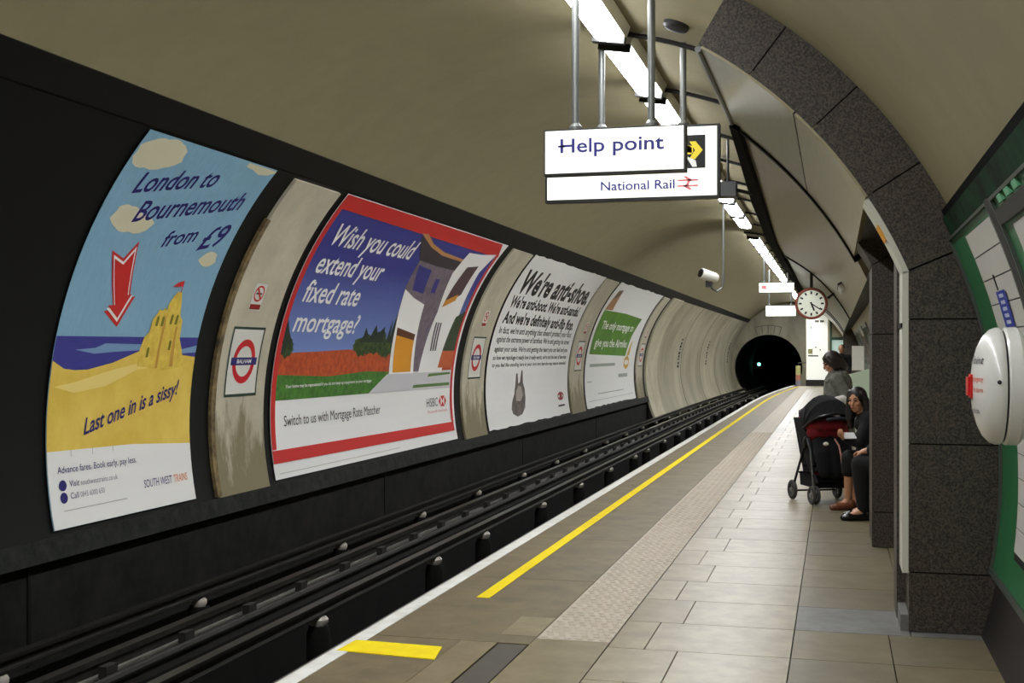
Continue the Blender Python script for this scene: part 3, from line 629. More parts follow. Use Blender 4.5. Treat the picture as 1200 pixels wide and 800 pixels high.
for u0, u1, v, h in ((.5, 3.8, .93, .07), (4.4, 5.8, .62, .09), (1.5, 5.1, .28, .02), (.3, .8, .58, .02), (.3, 6.5, .14, .01)): pr.rect('small_print', u0, u1, v, v+h, flat('faint2', (160, 168, 158)), 1)

# station roundels and no-smoking signs on the cream ribs ------------------
RR = R0-.032
names = ['between the beach poster and the mortgage poster', 'between the mortgage poster and the anti-shoe poster', 'between the anti-shoe poster and the green poster', 'just past the green poster']
gfr = flat('green_frame', (40, 62, 48))
for (y0, w), nm in zip([(10.17, .64), (17.85, .68), (25.7, .75), (34.45, .8)], names):
    e = empty('station_roundel', P(RR, -86, y0+w/2), 'framed red and blue station roundel '+nm, 'sign')
    pr = Print(e, y0, w, .66, -86.2, RR); pr.sheet(white_en, 'plate')
    f = .025; H = .66
    pr.polys('frame', [[(0,0),(w,0),(w,f),(0,f)], [(0,H-f),(w,H-f),(w,H),(0,H)], [(0,f),(f,f),(f,H-f),(0,H-f)], [(w-f,f),(w,f),(w,H-f),(w-f,H-f)]], gfr, 1)
    pr.ring('ring', (w/2, .33), w*.345, .21, .065, flat('roundel_red', (204, 34, 44)), 1)
    pr.rect('bar', w*.1, w*.9, .295, .368, navy, 2); pr.text('lettering', 'BALHAM', (w*.28, .313), (w*.72, .313), .038, wht, 3, bold=.01)
    e = empty('no_smoking_sign', P(RR, -71, y0+w*.45), 'small red no-smoking sign above the roundel '+nm, 'sign')
    pr = Print(e, y0+w*.27, w*.36, .26, -71.6, RR); pr.sheet(white_en, 'plate')
    ww = w*.36; pr.ring('ring', (ww/2, .165), ww*.42, .08, .018, red, 1)
    pr.poly('slash', [(ww*.22,.21),(ww*.3,.225),(ww*.78,.12),(ww*.7,.105)], red, 2); pr.rect('cigarette', ww*.25, ww*.75, .158, .172, blk, 1)
    pr.rect('caption', .01, ww-.01, .01, .06, flat('dark_red', (150, 36, 34)), 1)

# =================================================================== LIGHTS
ordinals = {0: 'nearest strip light in view, cut by the top of the picture', 1: 'second strip light, above the hanging Help point sign', 2: 'third strip light, just over the Help point sign', 3: 'fourth strip light, hidden behind the two hanging signs'}
lit = [k for k in range(-7, 27) if k != 8]          # one fitting is missing from the row
for kk in lit:
    k = kk if kk < 8 else kk-1
    y0 = 7.68+2.15*kk; a = 8.6
    words = ['fifth', 'sixth', 'seventh', 'eighth', 'ninth', 'tenth', 'eleventh', 'twelfth', 'thirteenth', 'fourteenth', 'fifteenth', 'sixteenth']
    lab = ordinals.get(k) or (words[k-4]+' strip light along the vault, counted from the nearest one' if 4 <= k < 16 else '') or ('strip light behind the viewer over the platform' if k < 0 else 'tiny white strip light in the row beyond the clock')
    e = empty('strip_light', P(3.06, a, y0+.92), lab, 'light', 'strip lights in one row along the vault')
    M = Matrix.Translation(P(3.2, a, y0)) @ Matrix.Rotation(RAD(a), 4, 'Y')
    bm = B(); prism(bm, [(-.15, .04), (.15, .04), (.13, -.05), (-.13, -.05)], lambda x, z: M @ Vector((x, -.06, z)), lambda x, z: M @ Vector((x, 1.9, z))); obj('housing', bm, white_en, e)
    bm = B(); prism(bm, [(-.115, -.05), (.115, -.05), (.105, -.085), (.06, -.105), (-.06, -.105), (-.105, -.085)], lambda x, z: M @ Vector((x, 0, z)), lambda x, z: M @ Vector((x, 1.82, z))); obj('diffuser', bm, lamp_m, e)
    bm = B(); box(bm, -.13, .13, -.06, -.005, -.11, -.05, M); obj('end_cap', bm, dkmetal_m, e); bm = B(); box(bm, -.13, .13, 1.825, 1.9, -.11, -.05, M); obj('end_cap', bm, dkmetal_m, e)

# =================================================================== HANGING SIGNS
def vault_z(x, R=3.24): return CZ+math.sqrt(R*R-(x-CX)**2)
def sign(name, label, x0, x1, z0, z1, Y, rods, lit=True, depth=.1, fw=.012):
    e = empty(name, ((x0+x1)/2, Y, z0), label, 'sign')
    bm = B(); box(bm, x0, x1, Y, Y+depth, z0, z1); obj('case', bm, dkmetal_m, e)
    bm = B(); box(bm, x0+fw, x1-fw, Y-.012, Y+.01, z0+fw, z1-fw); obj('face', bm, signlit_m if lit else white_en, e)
    for x in rods:
        bm = B(); zt = vault_z(x) if abs(x+1.71) > .2 else 3.97; tube(bm, [(x, Y+depth/2, z1-.005), (x, Y+depth/2, zt)], .026, 10); lathe(bm, [(0, 0), (.045, 0), (.045, .02), (.02, .05), (0, .05)], Matrix.Translation((x, Y+depth/2, z1)), 12); obj('rod', bm, greymetal_m, e, True)
    return e
def sign_text(e, t, x0, x1, z, h, Y, m, bold=.014):
    bm = place_text(t, (x0, z), (x1, z), h, 0, bold)
    for b in letters(bm, Vector((1, 0, 0))):
        for v in b.verts: v.co = (v.co.x, Y-.0145, v.co.y)
        obj('letter', b, m, e, norm=False)
def sign_polys(e, name, lst, Y, m, off=.0145):
    for q in lst: obj(name, prism(B(), q, lambda x, z: (x, Y-off, z), lambda x, z: (x, Y-.011, z)), m, e)
navy_s = flat('sign_navy', (52, 50, 130)); pinkr = flat('sign_red', (238, 128, 132))
e = sign('hanging_sign', 'white hanging sign reading Help point in blue letters', -1.885, -.94, 2.725, 3.03, 8.0, (-1.68, -1.17))
sign_text(e, 'Help point', -1.77, -1.08, 2.872, .092, 8.0, navy_s)
sign_polys(e, 'lettering', [[(-1.785, 2.908), (-1.74, 2.908), (-1.74, 2.92), (-1.785, 2.92)]], 8.0, navy_s)
Y2 = 9.7
e = sign('hanging_sign', 'hanging sign behind, reading National Rail with a yellow arrow on black', -2.275, -.875, 2.755, 3.335, Y2, (-1.82, -1.165), fw=.02)
sign_polys(e, 'black_panel', [[(-1.3, 2.99), (-.985, 2.99), (-.985, 3.25), (-1.3, 3.25)]], Y2, blk, .0135)
sign_polys(e, 'black_panel', [[(-2.25, 2.99), (-1.3, 2.99), (-1.3, 3.25), (-2.25, 3.25)]], Y2, blk, .0135)
yl = flat('arrow_yellow', (246, 218, 60))
sign_polys(e, 'arrow', [[(-1.14, 3.1), (-1.09, 3.1), (-1.09, 3.15), (-1.14, 3.19), (-1.14, 3.16)], [(-1.16, 3.12), (-1.08, 3.11), (-1.08, 3.165), (-1.15, 3.17)], [(-1.11, 3.2), (-1.06, 3.2), (-1.005, 3.13), (-1.065, 3.06), (-1.115, 3.06), (-1.065, 3.13)]], Y2, yl, .0155)
sign_polys(e, 'tag', [[(-1.14, 3.09), (-1.06, 3.05), (-1.05, 3.0), (-1.085, 3.0)]], Y2, wht, .0158)
sign_text(e, 'National Rail', -1.815, -1.225, 2.838, .072, Y2, navy_s, .012)
zc = 2.87
sign_polys(e, 'rail_emblem', [[(-1.205, zc+.022), (-1.04, zc+.022), (-1.04, zc+.034), (-1.205, zc+.034)], [(-1.205, zc-.022), (-1.04, zc-.022), (-1.04, zc-.01), (-1.205, zc-.01)],
    [(-1.14, zc+.062), (-1.09, zc+.034), (-1.09, zc+.02), (-1.11, zc+.02), (-1.155, zc+.055)], [(-1.105, zc-.05), (-1.155, zc-.022), (-1.155, zc-.008), (-1.135, zc-.008), (-1.09, zc-.043)], [(-1.14, zc-.016), (-1.12, zc-.016), (-1.1, zc+.026), (-1.12, zc+.026)]], Y2, pinkr, .0145)
# a small dark loudspeaker at the right of the sign and a round speaker in the vault
e = empty('loudspeaker', (-1.17, 14.0, 3.3), 'small black box loudspeaker bracketed by the National Rail sign', 'loudspeaker')
bm = B(); box(bm, -1.27, -1.08, 13.95, 14.25, 3.3, 3.46); obj('box', bm, blackp_m, e)
bm = B(); tube(bm, [(-1.18, 14.1, 3.45), (-1.18, 14.1, 4.0)], .015, 8); obj('bracket', bm, dkmetal_m, e); bm = B(); tube(bm, [(-1.08, 14.1, 3.38), (-.9, 14.2, 3.34)], .02, 8); obj('spigot', bm, dkmetal_m, e)
a = 18.8; M = Matrix.Translation(P(3.22, a, 9.17)) @ Matrix.Rotation(RAD(a), 4, 'Y')
e = empty('ceiling_speaker', P(3.22, a, 9.17), 'round dark speaker grille set in the vault by the lights', 'loudspeaker')
bm = B(); lathe(bm, [(0, -.02), (.085, -.02), (.1, 0), (.1, .03), (0, .03)], M, 28); obj('rim', bm, dkmetal_m, e); bm = B(); lathe(bm, [(0, -.035), (.04, -.032), (.08, -.02), (0, -.018)], M, 28); obj('grille', bm, blackp_m, e)
# CCTV camera
e = empty('security_camera', (-2.0, 20.2, 2.6), 'white security camera hanging on a thin rod from the vault', 'camera')
bm = B(); tube(bm, [(-1.78, 20.4, vault_z(-1.78)), (-1.78, 20.4, 2.72), (-1.8, 20.4, 2.6), (-1.88, 20.35, 2.54), (-1.95, 20.3, 2.58), (-1.97, 20.25, 2.68)], .018, 8); obj('rod', bm, greymetal_m, e, True)
M = Matrix.Translation((-1.99, 20.1, 2.78)) @ Matrix.Rotation(RAD(-52), 4, 'Z') @ Matrix.Rotation(RAD(74), 4, 'X')
bm = B(); lathe(bm, [(0, -.16), (.07, -.16), (.085, -.12), (.085, .12), (.09, .125), (.09, .15), (0, .15)], M, 18); obj('body', bm, white_m, e, True)
bm = B(); lathe(bm, [(0, .1), (.075, .1), (.07, .165), (.03, .175), (0, .172)], M, 18); obj('lens', bm, blackp_m, e, True)
bm = B(); box(bm, -2.04, -1.94, 20.1, 20.3, 2.6, 2.7); obj('bracket', bm, dkmetal_m, e)
# far signs
e = sign('hanging_sign', 'small far white sign with a pink mark, above its twin', -1.78, -.94, 2.955, 3.205, 30.0, (-1.65, -1.1))
sign_polys(e, 'mark', [[(-1.72, 3.06), (-1.6, 3.04), (-1.6, 3.13), (-1.7, 3.14)]], 30.0, pinkr)
e = sign('hanging_sign', 'lower far white sign with faint grey lettering left of the clock', -2.0, -1.11, 2.585, 2.915, 37.0, (-1.9, -1.25))
sign_text(e, 'Help point', -1.9, -1.2, 2.76, .09, 37.0, flat('sign_grey', (150, 150, 170)), 0)
# clock
e = empty('platform_clock', (-.46, 25, 2.2), 'round station clock with a red-brown rim and white face', 'clock')
M = Matrix.Translation((-.46, 25.0, 2.5)) @ Matrix.Rotation(RAD(90), 4, 'X')
bm = B(); lathe(bm, [(0, -.1), (.28, -.1), (.3, -.06), (.315, 0), (.315, .06), (.3, .075), (.27, .075), (.262, .05), (0, .05)], M, 40); obj('rim', bm, mat('clock_rim', (136, 62, 44), .35, coat=.3), e, True)
bm = B(); lathe(bm, [(0, .045), (.262, .045), (.262, .056), (0, .056)], M, 40); obj('face', bm, mat('clock_face', (226, 230, 214), .4, emit=.25), e)
for k in range(12): obj('hour_mark', box(B(), -.016, .016, .185, .24, .056, .06, M @ Matrix.Rotation(k*math.pi/6, 4, 'Z')), blk, e)
bm = B(); box(bm, -.016, .016, -.03, .15, .06, .066, M @ Matrix.Rotation(RAD(-158), 4, 'Z')); obj('hour_hand', bm, blk, e)
bm = B(); box(bm, -.01, .01, -.03, .21, .067, .073, M @ Matrix.Rotation(RAD(-124), 4, 'Z')); obj('minute_hand', bm, blk, e)
bm = B(); tube(bm, [(-.46, 25, 2.8), (-.46, 25, 3.35)], .03, 8); tube(bm, [(-.15, 25, 2.6), (.0, 25, 2.72)], .025, 8); obj('bracket', bm, dkmetal_m, e)

# =================================================================== FAR END FITTINGS
e = empty('notice_board', (-.8, YP-.1, 0), 'tall bright white notice board on a dark base at the platform end', 'board')
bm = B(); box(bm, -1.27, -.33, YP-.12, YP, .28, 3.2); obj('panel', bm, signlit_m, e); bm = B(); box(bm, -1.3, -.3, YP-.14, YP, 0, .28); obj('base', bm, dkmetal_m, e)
bm = B()
for x0, x1, z0, z1 in ((-.9,-.72,2.88,2.98),(-.68,-.5,2.88,2.98),(-1.1,-1.05,2.6,2.68),(-.9,-.82,1.72,1.78),(-.7,-.64,1.6,1.68)): box(bm, x0, x1, YP-.125, YP-.118, z0, z1)
box(bm, -1.2, -.75, YP-.125, YP-.118, 1.33, 1.4); obj('print', bm, flat('board_grey', (120, 120, 118)), e)
bm = B(); box(bm, -1.2, -1.0, YP-.125, YP-.118, 1.45, 1.68); obj('print', bm, flat('board_olive', (170, 168, 120)), e)
e = empty('glazed_cabinet', (.05, YP-.1, 0), 'green framed glazed cabinet at the platform end beside the white board', 'cabinet')
gdk = mat('green_frame_paint', (46, 78, 62), .4)
bm = B(); box(bm, -.24, -.16, YP-.1, YP, 0, 3.1); box(bm, -.16, .75, YP-.1, YP, 2.08, 2.2); box(bm, .45, .53, YP-.1, YP, 0, 2.08); obj('frame', bm, gdk, e)
bm = B(); box(bm, -.16, .45, YP-.05, YP, .02, 2.08); obj('pane', bm, mat('pale_cyan_panel', (196, 222, 214), .25, emit=.3), e)
e = empty('barrier_post', (-1.62, YP-.8, 0), 'short yellow, pink and grey striped post at the platform end', 'post')
for z0, z1, c, n in ((0, .28, (150, 150, 170), 'grey'), (.28, .5, (214, 140, 120), 'pink'), (.5, .92, (220, 216, 150), 'yellow')):
    bm = B(); lathe(bm, [(0, z0), (.11, z0), (.11, z1-.02 if n == 'yellow' else z1), (.06 if n == 'yellow' else .11, z1), (0, z1)], Matrix.Translation((-1.62, YP-.8, 0)), 16); obj('band', bm, mat('post_'+n, c, .5), e)
bm = B(); tube(bm, [(-1.62, YP-.7, 1.05), (-1.3, YP-.05, 1.05)], .02, 8); tube(bm, [(-1.62, YP-.7, 0), (-1.62, YP-.7, 1.05)], .02, 8); obj('rail', bm, dkmetal_m, e)
# things along the right wall behind the pillar
def wall_x(z, R=3.08): return CX+math.sqrt(R*R-(z-CZ)**2)
def wposter(y0, y1, label, cols):
    e = empty('framed_poster', (wall_x(1.2), (y0+y1)/2, .7), label, 'poster')
    bm = B(); wz = [.75+i*(2.05-.75)/8 for i in range(9)]
    def sheetq(bm, y0, y1, za, zb, off, th):
        zs = [za+(zb-za)*i/8 for i in range(9)]; loft(bm, [[Vector((wall_x(z)-off, y0, z)), Vector((wall_x(z)-off, y1, z)), Vector((wall_x(z)-off+th, y1, z)), Vector((wall_x(z)-off+th, y0, z))] for z in zs])
    sheetq(bm, y0, y1, .7, 2.1, .012, .02); obj('sheet', bm, cols[0], e)
    bm = B(); sheetq(bm, y0-.07, y0, .63, 2.17, .035, .04); sheetq(bm, y1, y1+.07, .63, 2.17, .035, .04); sheetq(bm, y0, y1, .63, .7, .035, .04); sheetq(bm, y0, y1, 2.1, 2.17, .035, .04); obj('frame', bm, metal_m, e)
    bm = B(); sheetq(bm, y0+.1, y1-.1, 1.2, 1.95, .014, .004); obj('picture', bm, cols[1], e)
dg, tl = flat('poster_dark', (44, 62, 52)), flat('poster_teal', (96, 120, 112))
wposter(12.0, 14.2, 'silver framed dark green poster above the bench', (paper_m, dg)); wposter(27.0, 30.0, 'silver framed dark poster nearest past the clock', (dg, tl))
wposter(31.2, 34.2, 'silver framed poster with a brown picture on the far right wall', (paper_m, flat('poster_brown', (84, 70, 60)))); wposter(35.4, 38.4, 'teal silver framed poster on the far right wall', (tl, dg)); wposter(39.6, 42.6, 'furthest silver framed poster before the distant arch', (dg, tl))
e = empty('screen_panel', (.5, 19.6, 0), 'pale green upright screen panel with sloping top by the wall', 'screen')
bm = B(); prism(bm, [(.2, .15), (.66, .15), (.66, 1.34), (.2, 1.2)], lambda x, z: (x, 19.6, z), lambda x, z: (x, 19.66, z)); obj('panel', bm, mat('pale_green', (190, 208, 188), .4), e)
bm = B(); box(bm, .22, .26, 19.6, 19.66, 0, .15); box(bm, .6, .64, 19.6, 19.66, 0, .15); obj('foot', bm, metal_m, e)
e = empty('white_notice', (.4, 24.0, 1.0), 'small white notice panel mounted beyond the green screen', 'sign')
bm = B(); box(bm, .3, .52, 24.0, 24.04, 1.2, 1.66); obj('panel', bm, white_en, e); bm = B(); box(bm, .52, .86, 24.0, 24.03, 1.4, 1.45); obj('arm', bm, metal_m, e)
e = empty('wall_light', P(2.8, 47, 22.5), 'slim pale lamp fitting on the curved lining near the clock', 'light')
bm = B(); shell(bm, 2.74, 2.8, 54.5, 56.0, 18.5, 20.0, 1); obj('body', bm, white_en, e); bm = B(); shell(bm, 2.74, 2.8, 54.0, 54.5, 18.4, 20.1, 1); obj('shade', bm, blackp_m, e)
# bench
e = empty('platform_bench', (.55, 12.1, 0), 'long wooden bench against the wall under the seated people', 'bench')
wood = mat('bench_wood', (128, 86, 50), .5, col2=(100, 64, 36), scale=5, stretch=(8, 1, 8))
for k in range(4):
    bm = B(); box(bm, .34+k*.115, .44+k*.115, 11.05, 13.6, .355, .395); obj('seat_slat', bm, wood, e)
for y in (11.2, 12.3, 13.4):
    bm = B(); box(bm, .38, .76, y, y+.06, .3, .355); box(bm, .4, .46, y, y+.06, 0, .3); box(bm, .7, .76, y, y+.06, 0, .3); obj('support', bm, dkmetal_m, e)
for k in range(2):
    bm = B(); box(bm, .79, .82, 11.05, 13.6, .58+k*.14, .68+k*.14); obj('back_slat', bm, wood, e)

# =================================================================== ROUTE BOARDS and HELP POINT on the near right wall
green = mat('board_green', (40, 112, 66), .35, var=.12, scale=5); RB = 3.08
bframe_m = mat('board_frame', (84, 92, 84), .4, metal=.4)
def route_board(y0, y1, label, m0, m1, atop):
    e = empty('route_board', P(RB, 101, (y0+y1)/2), label, 'sign')
    obj('backing', shell(B(), RB-.02, RB+.015, 66.0, 100.6, y0, y1, 2), green, e, True)
    for a0, a1, ya, yb in ((65.9, 66.15, y0, y1), (100.1, 100.7, y0, y1)): obj('frame', shell(B(), RB-.035, RB+.015, a0, a1, ya, yb, 1), bframe_m, e)
    for ya in (y0, y1-.035): obj('frame', shell(B(), RB-.035, RB+.015, 66, 100.5, ya, ya+.03, 2), bframe_m, e, True)
    a = atop; i = 0
    while a < 96.5:
        a1 = min(a+2.28, 97.2); obj('name_strip', shell(B(), RB-.028, RB-.02, a+.06, a1-.06, m0, m1, 2), flat('strip_white', (196, 194, 186)), e); a = a1; i += 1
    obj('strip_backing', shell(B(), RB-.024, RB-.019, atop, 97.2, m0, m1, 2), blk, e)
    return e
e = route_board(5.38, 7.1, 'green framed route board with white station strips beside the arch', 5.47, 6.42, 66.9)
pb = Print(e, 6.09, .3, 1, 75.9, RB-.03, 1)
pb.rect('blue_label', 0, .3, 0, .17, flat('label_blue', (44, 62, 160)), 0)
pb.polys('label_letter', [[(.08,.015+.031*k),(.22,.015+.031*k),(.22,.032+.031*k),(.08,.032+.031*k)] for k in range(5)], flat('label_white', (196, 204, 226)), 1)
obj('line_bar', shell(B(), RB-.031, RB-.027, 71.2, 72.6, 6.0, 6.03, 2), blk, e)
e = route_board(3.4, 5.26, 'nearer green route board at the right edge of the picture', 3.5, 4.99, 68.5)
for k in range(3): obj('line_mark', shell(B(), RB-.034, RB-.02, 66.2+.0*(k % 2), 66.75, 4.95-.2*k, 5.05-.2*k, 1), flat('mint', (120, 190, 146)), e)
obj('header_frame', shell(B(), RB-.04, RB-.02, 67.0, 68.2, 3.44, 5.2, 1), blackp_m, e)
bm = B(); shell(bm, 3.045, 3.1, 65.8, 100.6, 5.265, 5.375, 2); tag(obj('trim_1', bm, dkmetal_m, smooth=True), kind='structure')
# help point
hy, hz = 4.95, 1.42
e = empty('help_point', (.62, hy, hz-.24), 'white domed help point pod with red button on the right wall', 'help point')
M = Matrix.Translation((.9, hy, hz)) @ Matrix.Rotation(RAD(-90), 4, 'Y')
bm = B(); lathe(bm, [(0, .03), (.205, .03), (.205, .2), (.2, .205), (0, .205)], M, 48); obj('drum', bm, white_m, e, True)
bm = B(); lathe(bm, [(0, .2), (.2, .2), (.2, .235), (.214, .235), (.222, .245), (.222, .285), (.216, .292), (0, .292)], M, 48); obj('collar', bm, white_m, e, True)
bm = B(); lathe(bm, [(0, .29), (.21, .29), (.21, .3), (0, .3)], M, 48); obj('seam', bm, dkmetal_m, e)
bm = B(); lathe(bm, [(0, .299), (.215, .299), (.22, .305), (.221, .318), (.214, .338), (.19, .361), (.15, .38), (.1, .394), (.05, .401), (0, .402)], M, 48); obj('dome', bm, white_m, e, True)
bm = B(); box(bm, .482, .53, hy-.045, hy+.045, hz-.045, hz+.045); bmesh.ops.bevel(bm, geom=bm.edges[:], offset=.01, segments=2, affect='EDGES'); obj('button', bm, mat('button_red', (214, 36, 36), .35), e)
def dome_x(y, z):
    r = math.hypot(y-hy, z-hz); pts = [(0, .402), (.05, .4), (.1, .394), (.15, .38), (.19, .361), (.214, .338), (.221, .318)]
    for (r0, h0), (r1, h1) in zip(pts, pts[1:]):
        if r <= r1: return .9-(h0+(h1-h0)*(r-r0)/(r1-r0))-.003
    return .9-.3
def pod_text(t, yc, z, w, h, m):
    bm = place_text(t, (-w/2, 0), (w/2, 0), h, 0, .006)
    for v in bm.verts:
        y, zz = yc-v.co.x, z+v.co.y; v.co = (dome_x(y, zz), y, zz)
    tag(obj('lettering', bm, m, e, norm=False), kind='stuff')
pod_text('Help Point', hy-.01, hz+.085, .26, .03, flat('pod_grey', (96, 96, 100))); pod_text('Emergency', hy-.11, hz+.02, .1, .02, flat('pod_red', (214, 90, 70))); pod_text('Fire alarm', hy-.11, hz-.02, .1, .02, flat('pod_red', (214, 90, 70)))
pod_text('Information', hy-.01, hz-.1, .2, .022, flat('pod_grey', (96, 96, 100)))
for y, z in ((hy-.17, hz+.1),):
    bm = B(); ball(bm, (.632-.06+.0, hy-.222, hz+.02), .008, 8); obj('screw', bm, blackp_m, e)

# =================================================================== PEOPLE
def chain(bm, nodes, seg=12):
    nodes = [(Vector(p), r) for p, r in nodes]
    for p, r in nodes: ball(bm, p, r, seg)
    for (p, r), (q, s) in zip(nodes, nodes[1:]):
        if (q-p).length > 1e-4: tube(bm, [p, q], [r*.995, s*.995], seg)
def fuse(name, bm, voxel, m, parent, smooth=4):
    bmesh.ops.recalc_face_normals(bm, faces=bm.faces); me = bpy.data.meshes.new(name); bm.to_mesh(me); bm.free()
    o = bpy.data.objects.new(name, me); COL.objects.link(o)
    r = o.modifiers.new('r', 'REMESH'); r.mode = 'VOXEL'; r.voxel_size = voxel; r.use_smooth_shade = True
    if smooth: s = o.modifiers.new('s', 'SMOOTH'); s.iterations = smooth; s.factor = .5
    dg = bpy.context.evaluated_depsgraph_get(); nm = bpy.data.meshes.new_from_object(o.evaluated_get(dg))
    bpy.data.objects.remove(o); bpy.data.meshes.remove(me); nm.name = name
    nm.materials.clear(); nm.materials.append(m); nm.polygons.foreach_set('use_smooth', [True]*len(nm.polygons))
    return link(name, nm, parent)
def facing(d, tilt=0):
    """matrix whose -y looks along d (horizontal), z up, tilted forward by tilt degrees"""
    d = Vector((d[0], d[1], 0)).normalized(); y = -d; x = y.cross(Vector((0,0,1))).normalized()
    m = Matrix((x, y, Vector((0,0,1)))).transposed(); return m @ Matrix.Rotation(RAD(tilt), 3, 'X')
def head(bm, c, F, s=1.0):
    """skull, jaw, brow, nose, ears, neck stub"""
    T = lambda x, y, z: Vector(c)+F @ Vector((x*s, y*s, z*s))
    ball(bm, T(0, .012, .02), (.073*s, .09*s, .098*s), 20, F); ball(bm, T(0, -.018, -.045), (.055*s, .062*s, .07*s), 16, F)
    ball(bm, T(0, -.05, -.088), (.026*s, .024*s, .022*s), 12, F)
    tube(bm, [T(0, -.078, .02), T(0, -.098, -.022)], [.009*s, .015*s], 10); ball(bm, T(0, -.096, -.024), .0155*s, 10)
    for k in (-1, 1):
        ball(bm, T(.03*k, -.07, .03), (.024*s, .014*s, .009*s), 10, F); ball(bm, T(.038*k, -.056, -.018), (.024*s, .022*s, .022*s), 10, F)
        ball(bm, T(.076*k, .012, -.005), (.01*s, .022*s, .032*s), 10, F)
    ball(bm, T(0, -.076, -.056), (.024*s, .012*s, .011*s), 10, F)
    return T
def hand(bm, w, d, n, curl=.5, side=1, s=1.0):
    """wrist w, pointing direction d, palm normal n (towards the palm side); five bent fingers"""
    w, d, n = Vector(w), Vector(d).normalized(), Vector(n).normalized(); n = (n-d*n.dot(d)).normalized(); x = d.cross(n)*side
    T = lambda a, b, c: w+(x*a+d*b+n*c)*s
    chain(bm, [(T(0, 0, 0), .022*s), (T(0, .03, 0), .026*s)], 10)
    for k, fx in enumerate((-.03, -.01, .01, .029)): chain(bm, [(T(fx*.55, .015, 0), .016*s), (T(fx, .085, 0), .0125*s)], 8)
    for k, (fx, L) in enumerate(zip((-.031, -.0105, .0105, .03), (.06, .074, .07, .054))):
        p = T(fx, .088, 0); a = 0; pts = [(p, .0105*s)]
        for j, f in enumerate((.45, .32, .23)):
            a += curl*(.55+.25*j); p = p+(d*math.cos(a)+n*math.sin(a))*L*f*s*1.05; pts.append((p, (.0098-.0009*j)*s))
        chain(bm, pts, 8)
    chain(bm, [(T(-.024, .022, .004), .016*s), (T(-.046, .05, .016), .0125*s), (T(-.05, .078, .03), .011*s), (T(-.043, .1, .04), .0095*s)], 8)
skin_a = mat('skin_tan', (196, 142, 112), .5); skin_b = mat('skin_olive', (206, 150, 116), .5)
hair_d = mat('hair_dark', (26, 20, 18), .45, var=.4, scale=40); hair_b = mat('hair_brown', (38, 27, 22), .5, var=.4, scale=40)
coat_k = mat('cloth_black', (13, 13, 17), .85, var=.3, scale=14); trous_k = mat('trousers_black', (15, 16, 18), .85, var=.3, scale=14)
coat_g = mat('coat_grey', (112, 112, 102), .9, col2=(84, 84, 77), scale=18); shoe_k = mat('shoe_black', (14, 14, 15), .25); shoe_b = mat('shoe_brown', (122, 70, 44), .45)
cuff_m = mat('cuff_white', (216, 212, 204), .7)
def eyes_mouth(e, T, s=1.0):
    for k in (-1, 1): obj('eye', ball(B(), T(.03*k, -.0745, .012), (.0135*s, .007*s, .007*s), 10), blackp_m, e, True)
    bm = B(); ball(bm, T(0, -.0855, -.057), (.021*s, .006*s, .0065*s), 10); obj('lips', bm, mat('lips', (150, 72, 66), .5), e, True)
    for k in (-1, 1): obj('eyebrow', tube(B(), [T(.014*k, -.085, .034), T(.032*k, -.083, .042), T(.048*k, -.072, .036)], .0035, 6), hair_d, e, True)
def shoe(bm, heel, toe, h=.07, w=.04):
    heel, toe = Vector(heel), Vector(toe); d = (toe-heel)
    chain(bm, [(heel+Vector((0,0,w)), w*.9), (heel+d*.45+Vector((0,0,w*.95)), w*.95), (heel+d*.8+Vector((0,0,w*.8)), w*.98), (toe+Vector((0,0,w*.65)), w*.7)], 12)
    ball(bm, heel+Vector((0, 0, h)), w*.95, 12)

# seated woman with the paper (brown shoes)
e = empty('person', (.5, 12.45, 0), 'seated woman with long dark hair in black holding a white paper', 'person')
F = facing((-.5, -.86), 10); hc = Vector((.2, 12.42, 1.075)); bm = B(); T = head(bm, hc, F, .97)
chain(bm, [(T(0, .03, -.05), .052), (Vector((.27, 12.47, .93)), .055), (Vector((.34, 12.5, .86)), .09), (Vector((.46, 12.5, .7)), .12), (Vector((.58, 12.5, .5)), .13)])
hips = [Vector((.56, 12.59, .5)), Vector((.56, 12.4, .5))]; knees = [Vector((.17, 12.58, .5)), Vector((.13, 12.42, .52))]; ank = [Vector((.2, 12.62, .09)), Vector((.12, 12.5, .1))]
for h, k, a in zip(hips, knees, ank):
    chain(bm, [(h, .085), (k, .055), (k+(a-k)*.35, .05), (a, .033), (a+Vector((-.04, -.01, -.045)), .034), (a+Vector((-.13, -.05, -.065)), .026)])
sh = [Vector((.36, 12.68, .88)), Vector((.3, 12.33, .9))]; el = [Vector((.2, 12.66, .66)), Vector((.22, 12.26, .68))]; wr = [Vector((.1, 12.42, .72)), Vector((.08, 12.3, .71))]
for s_, l_, w_ in zip(sh, el, wr): chain(bm, [(s_, .052), (l_, .04), (w_, .024)])
hand(bm, wr[0], (-.35, -.75, .1), (.1, .2, 1), .5, 1, .95); hand(bm, wr[1], (-.2, -.5, .25), (.5, .1, .8), .6, -1, .95)
fuse('body', bm, .0065, skin_b, e); eyes_mouth(e, T, .97)
bm = B(); chain(bm, [(Vector((.29, 12.475, .925)), .085), (Vector((.26, 12.44, .85)), .09), (Vector((.34, 12.48, .84)), .15), (Vector((.42, 12.48, .68)), .175), (Vector((.3, 12.44, .6)), .11), (Vector((.48, 12.5, .56)), .15), (Vector((.57, 12.5, .55)), .152)])
for s_, l_, w_ in zip(sh, el, wr): chain(bm, [(s_+Vector((.02, 0, 0)), .075), (l_, .06), (l_+(w_-l_)*.8, .045)])
chain(bm, [(sh[0], .08), (sh[1], .08)])
fuse('coat', bm, .012, coat_k, e)
bm = B()
for h, k, a in zip(hips, knees, ank): chain(bm, [(h, .105), (k, .078), (k+(a-k)*.3, .075)])
fuse('skirt', bm, .012, trous_k, e)
bm = B(); T2 = T
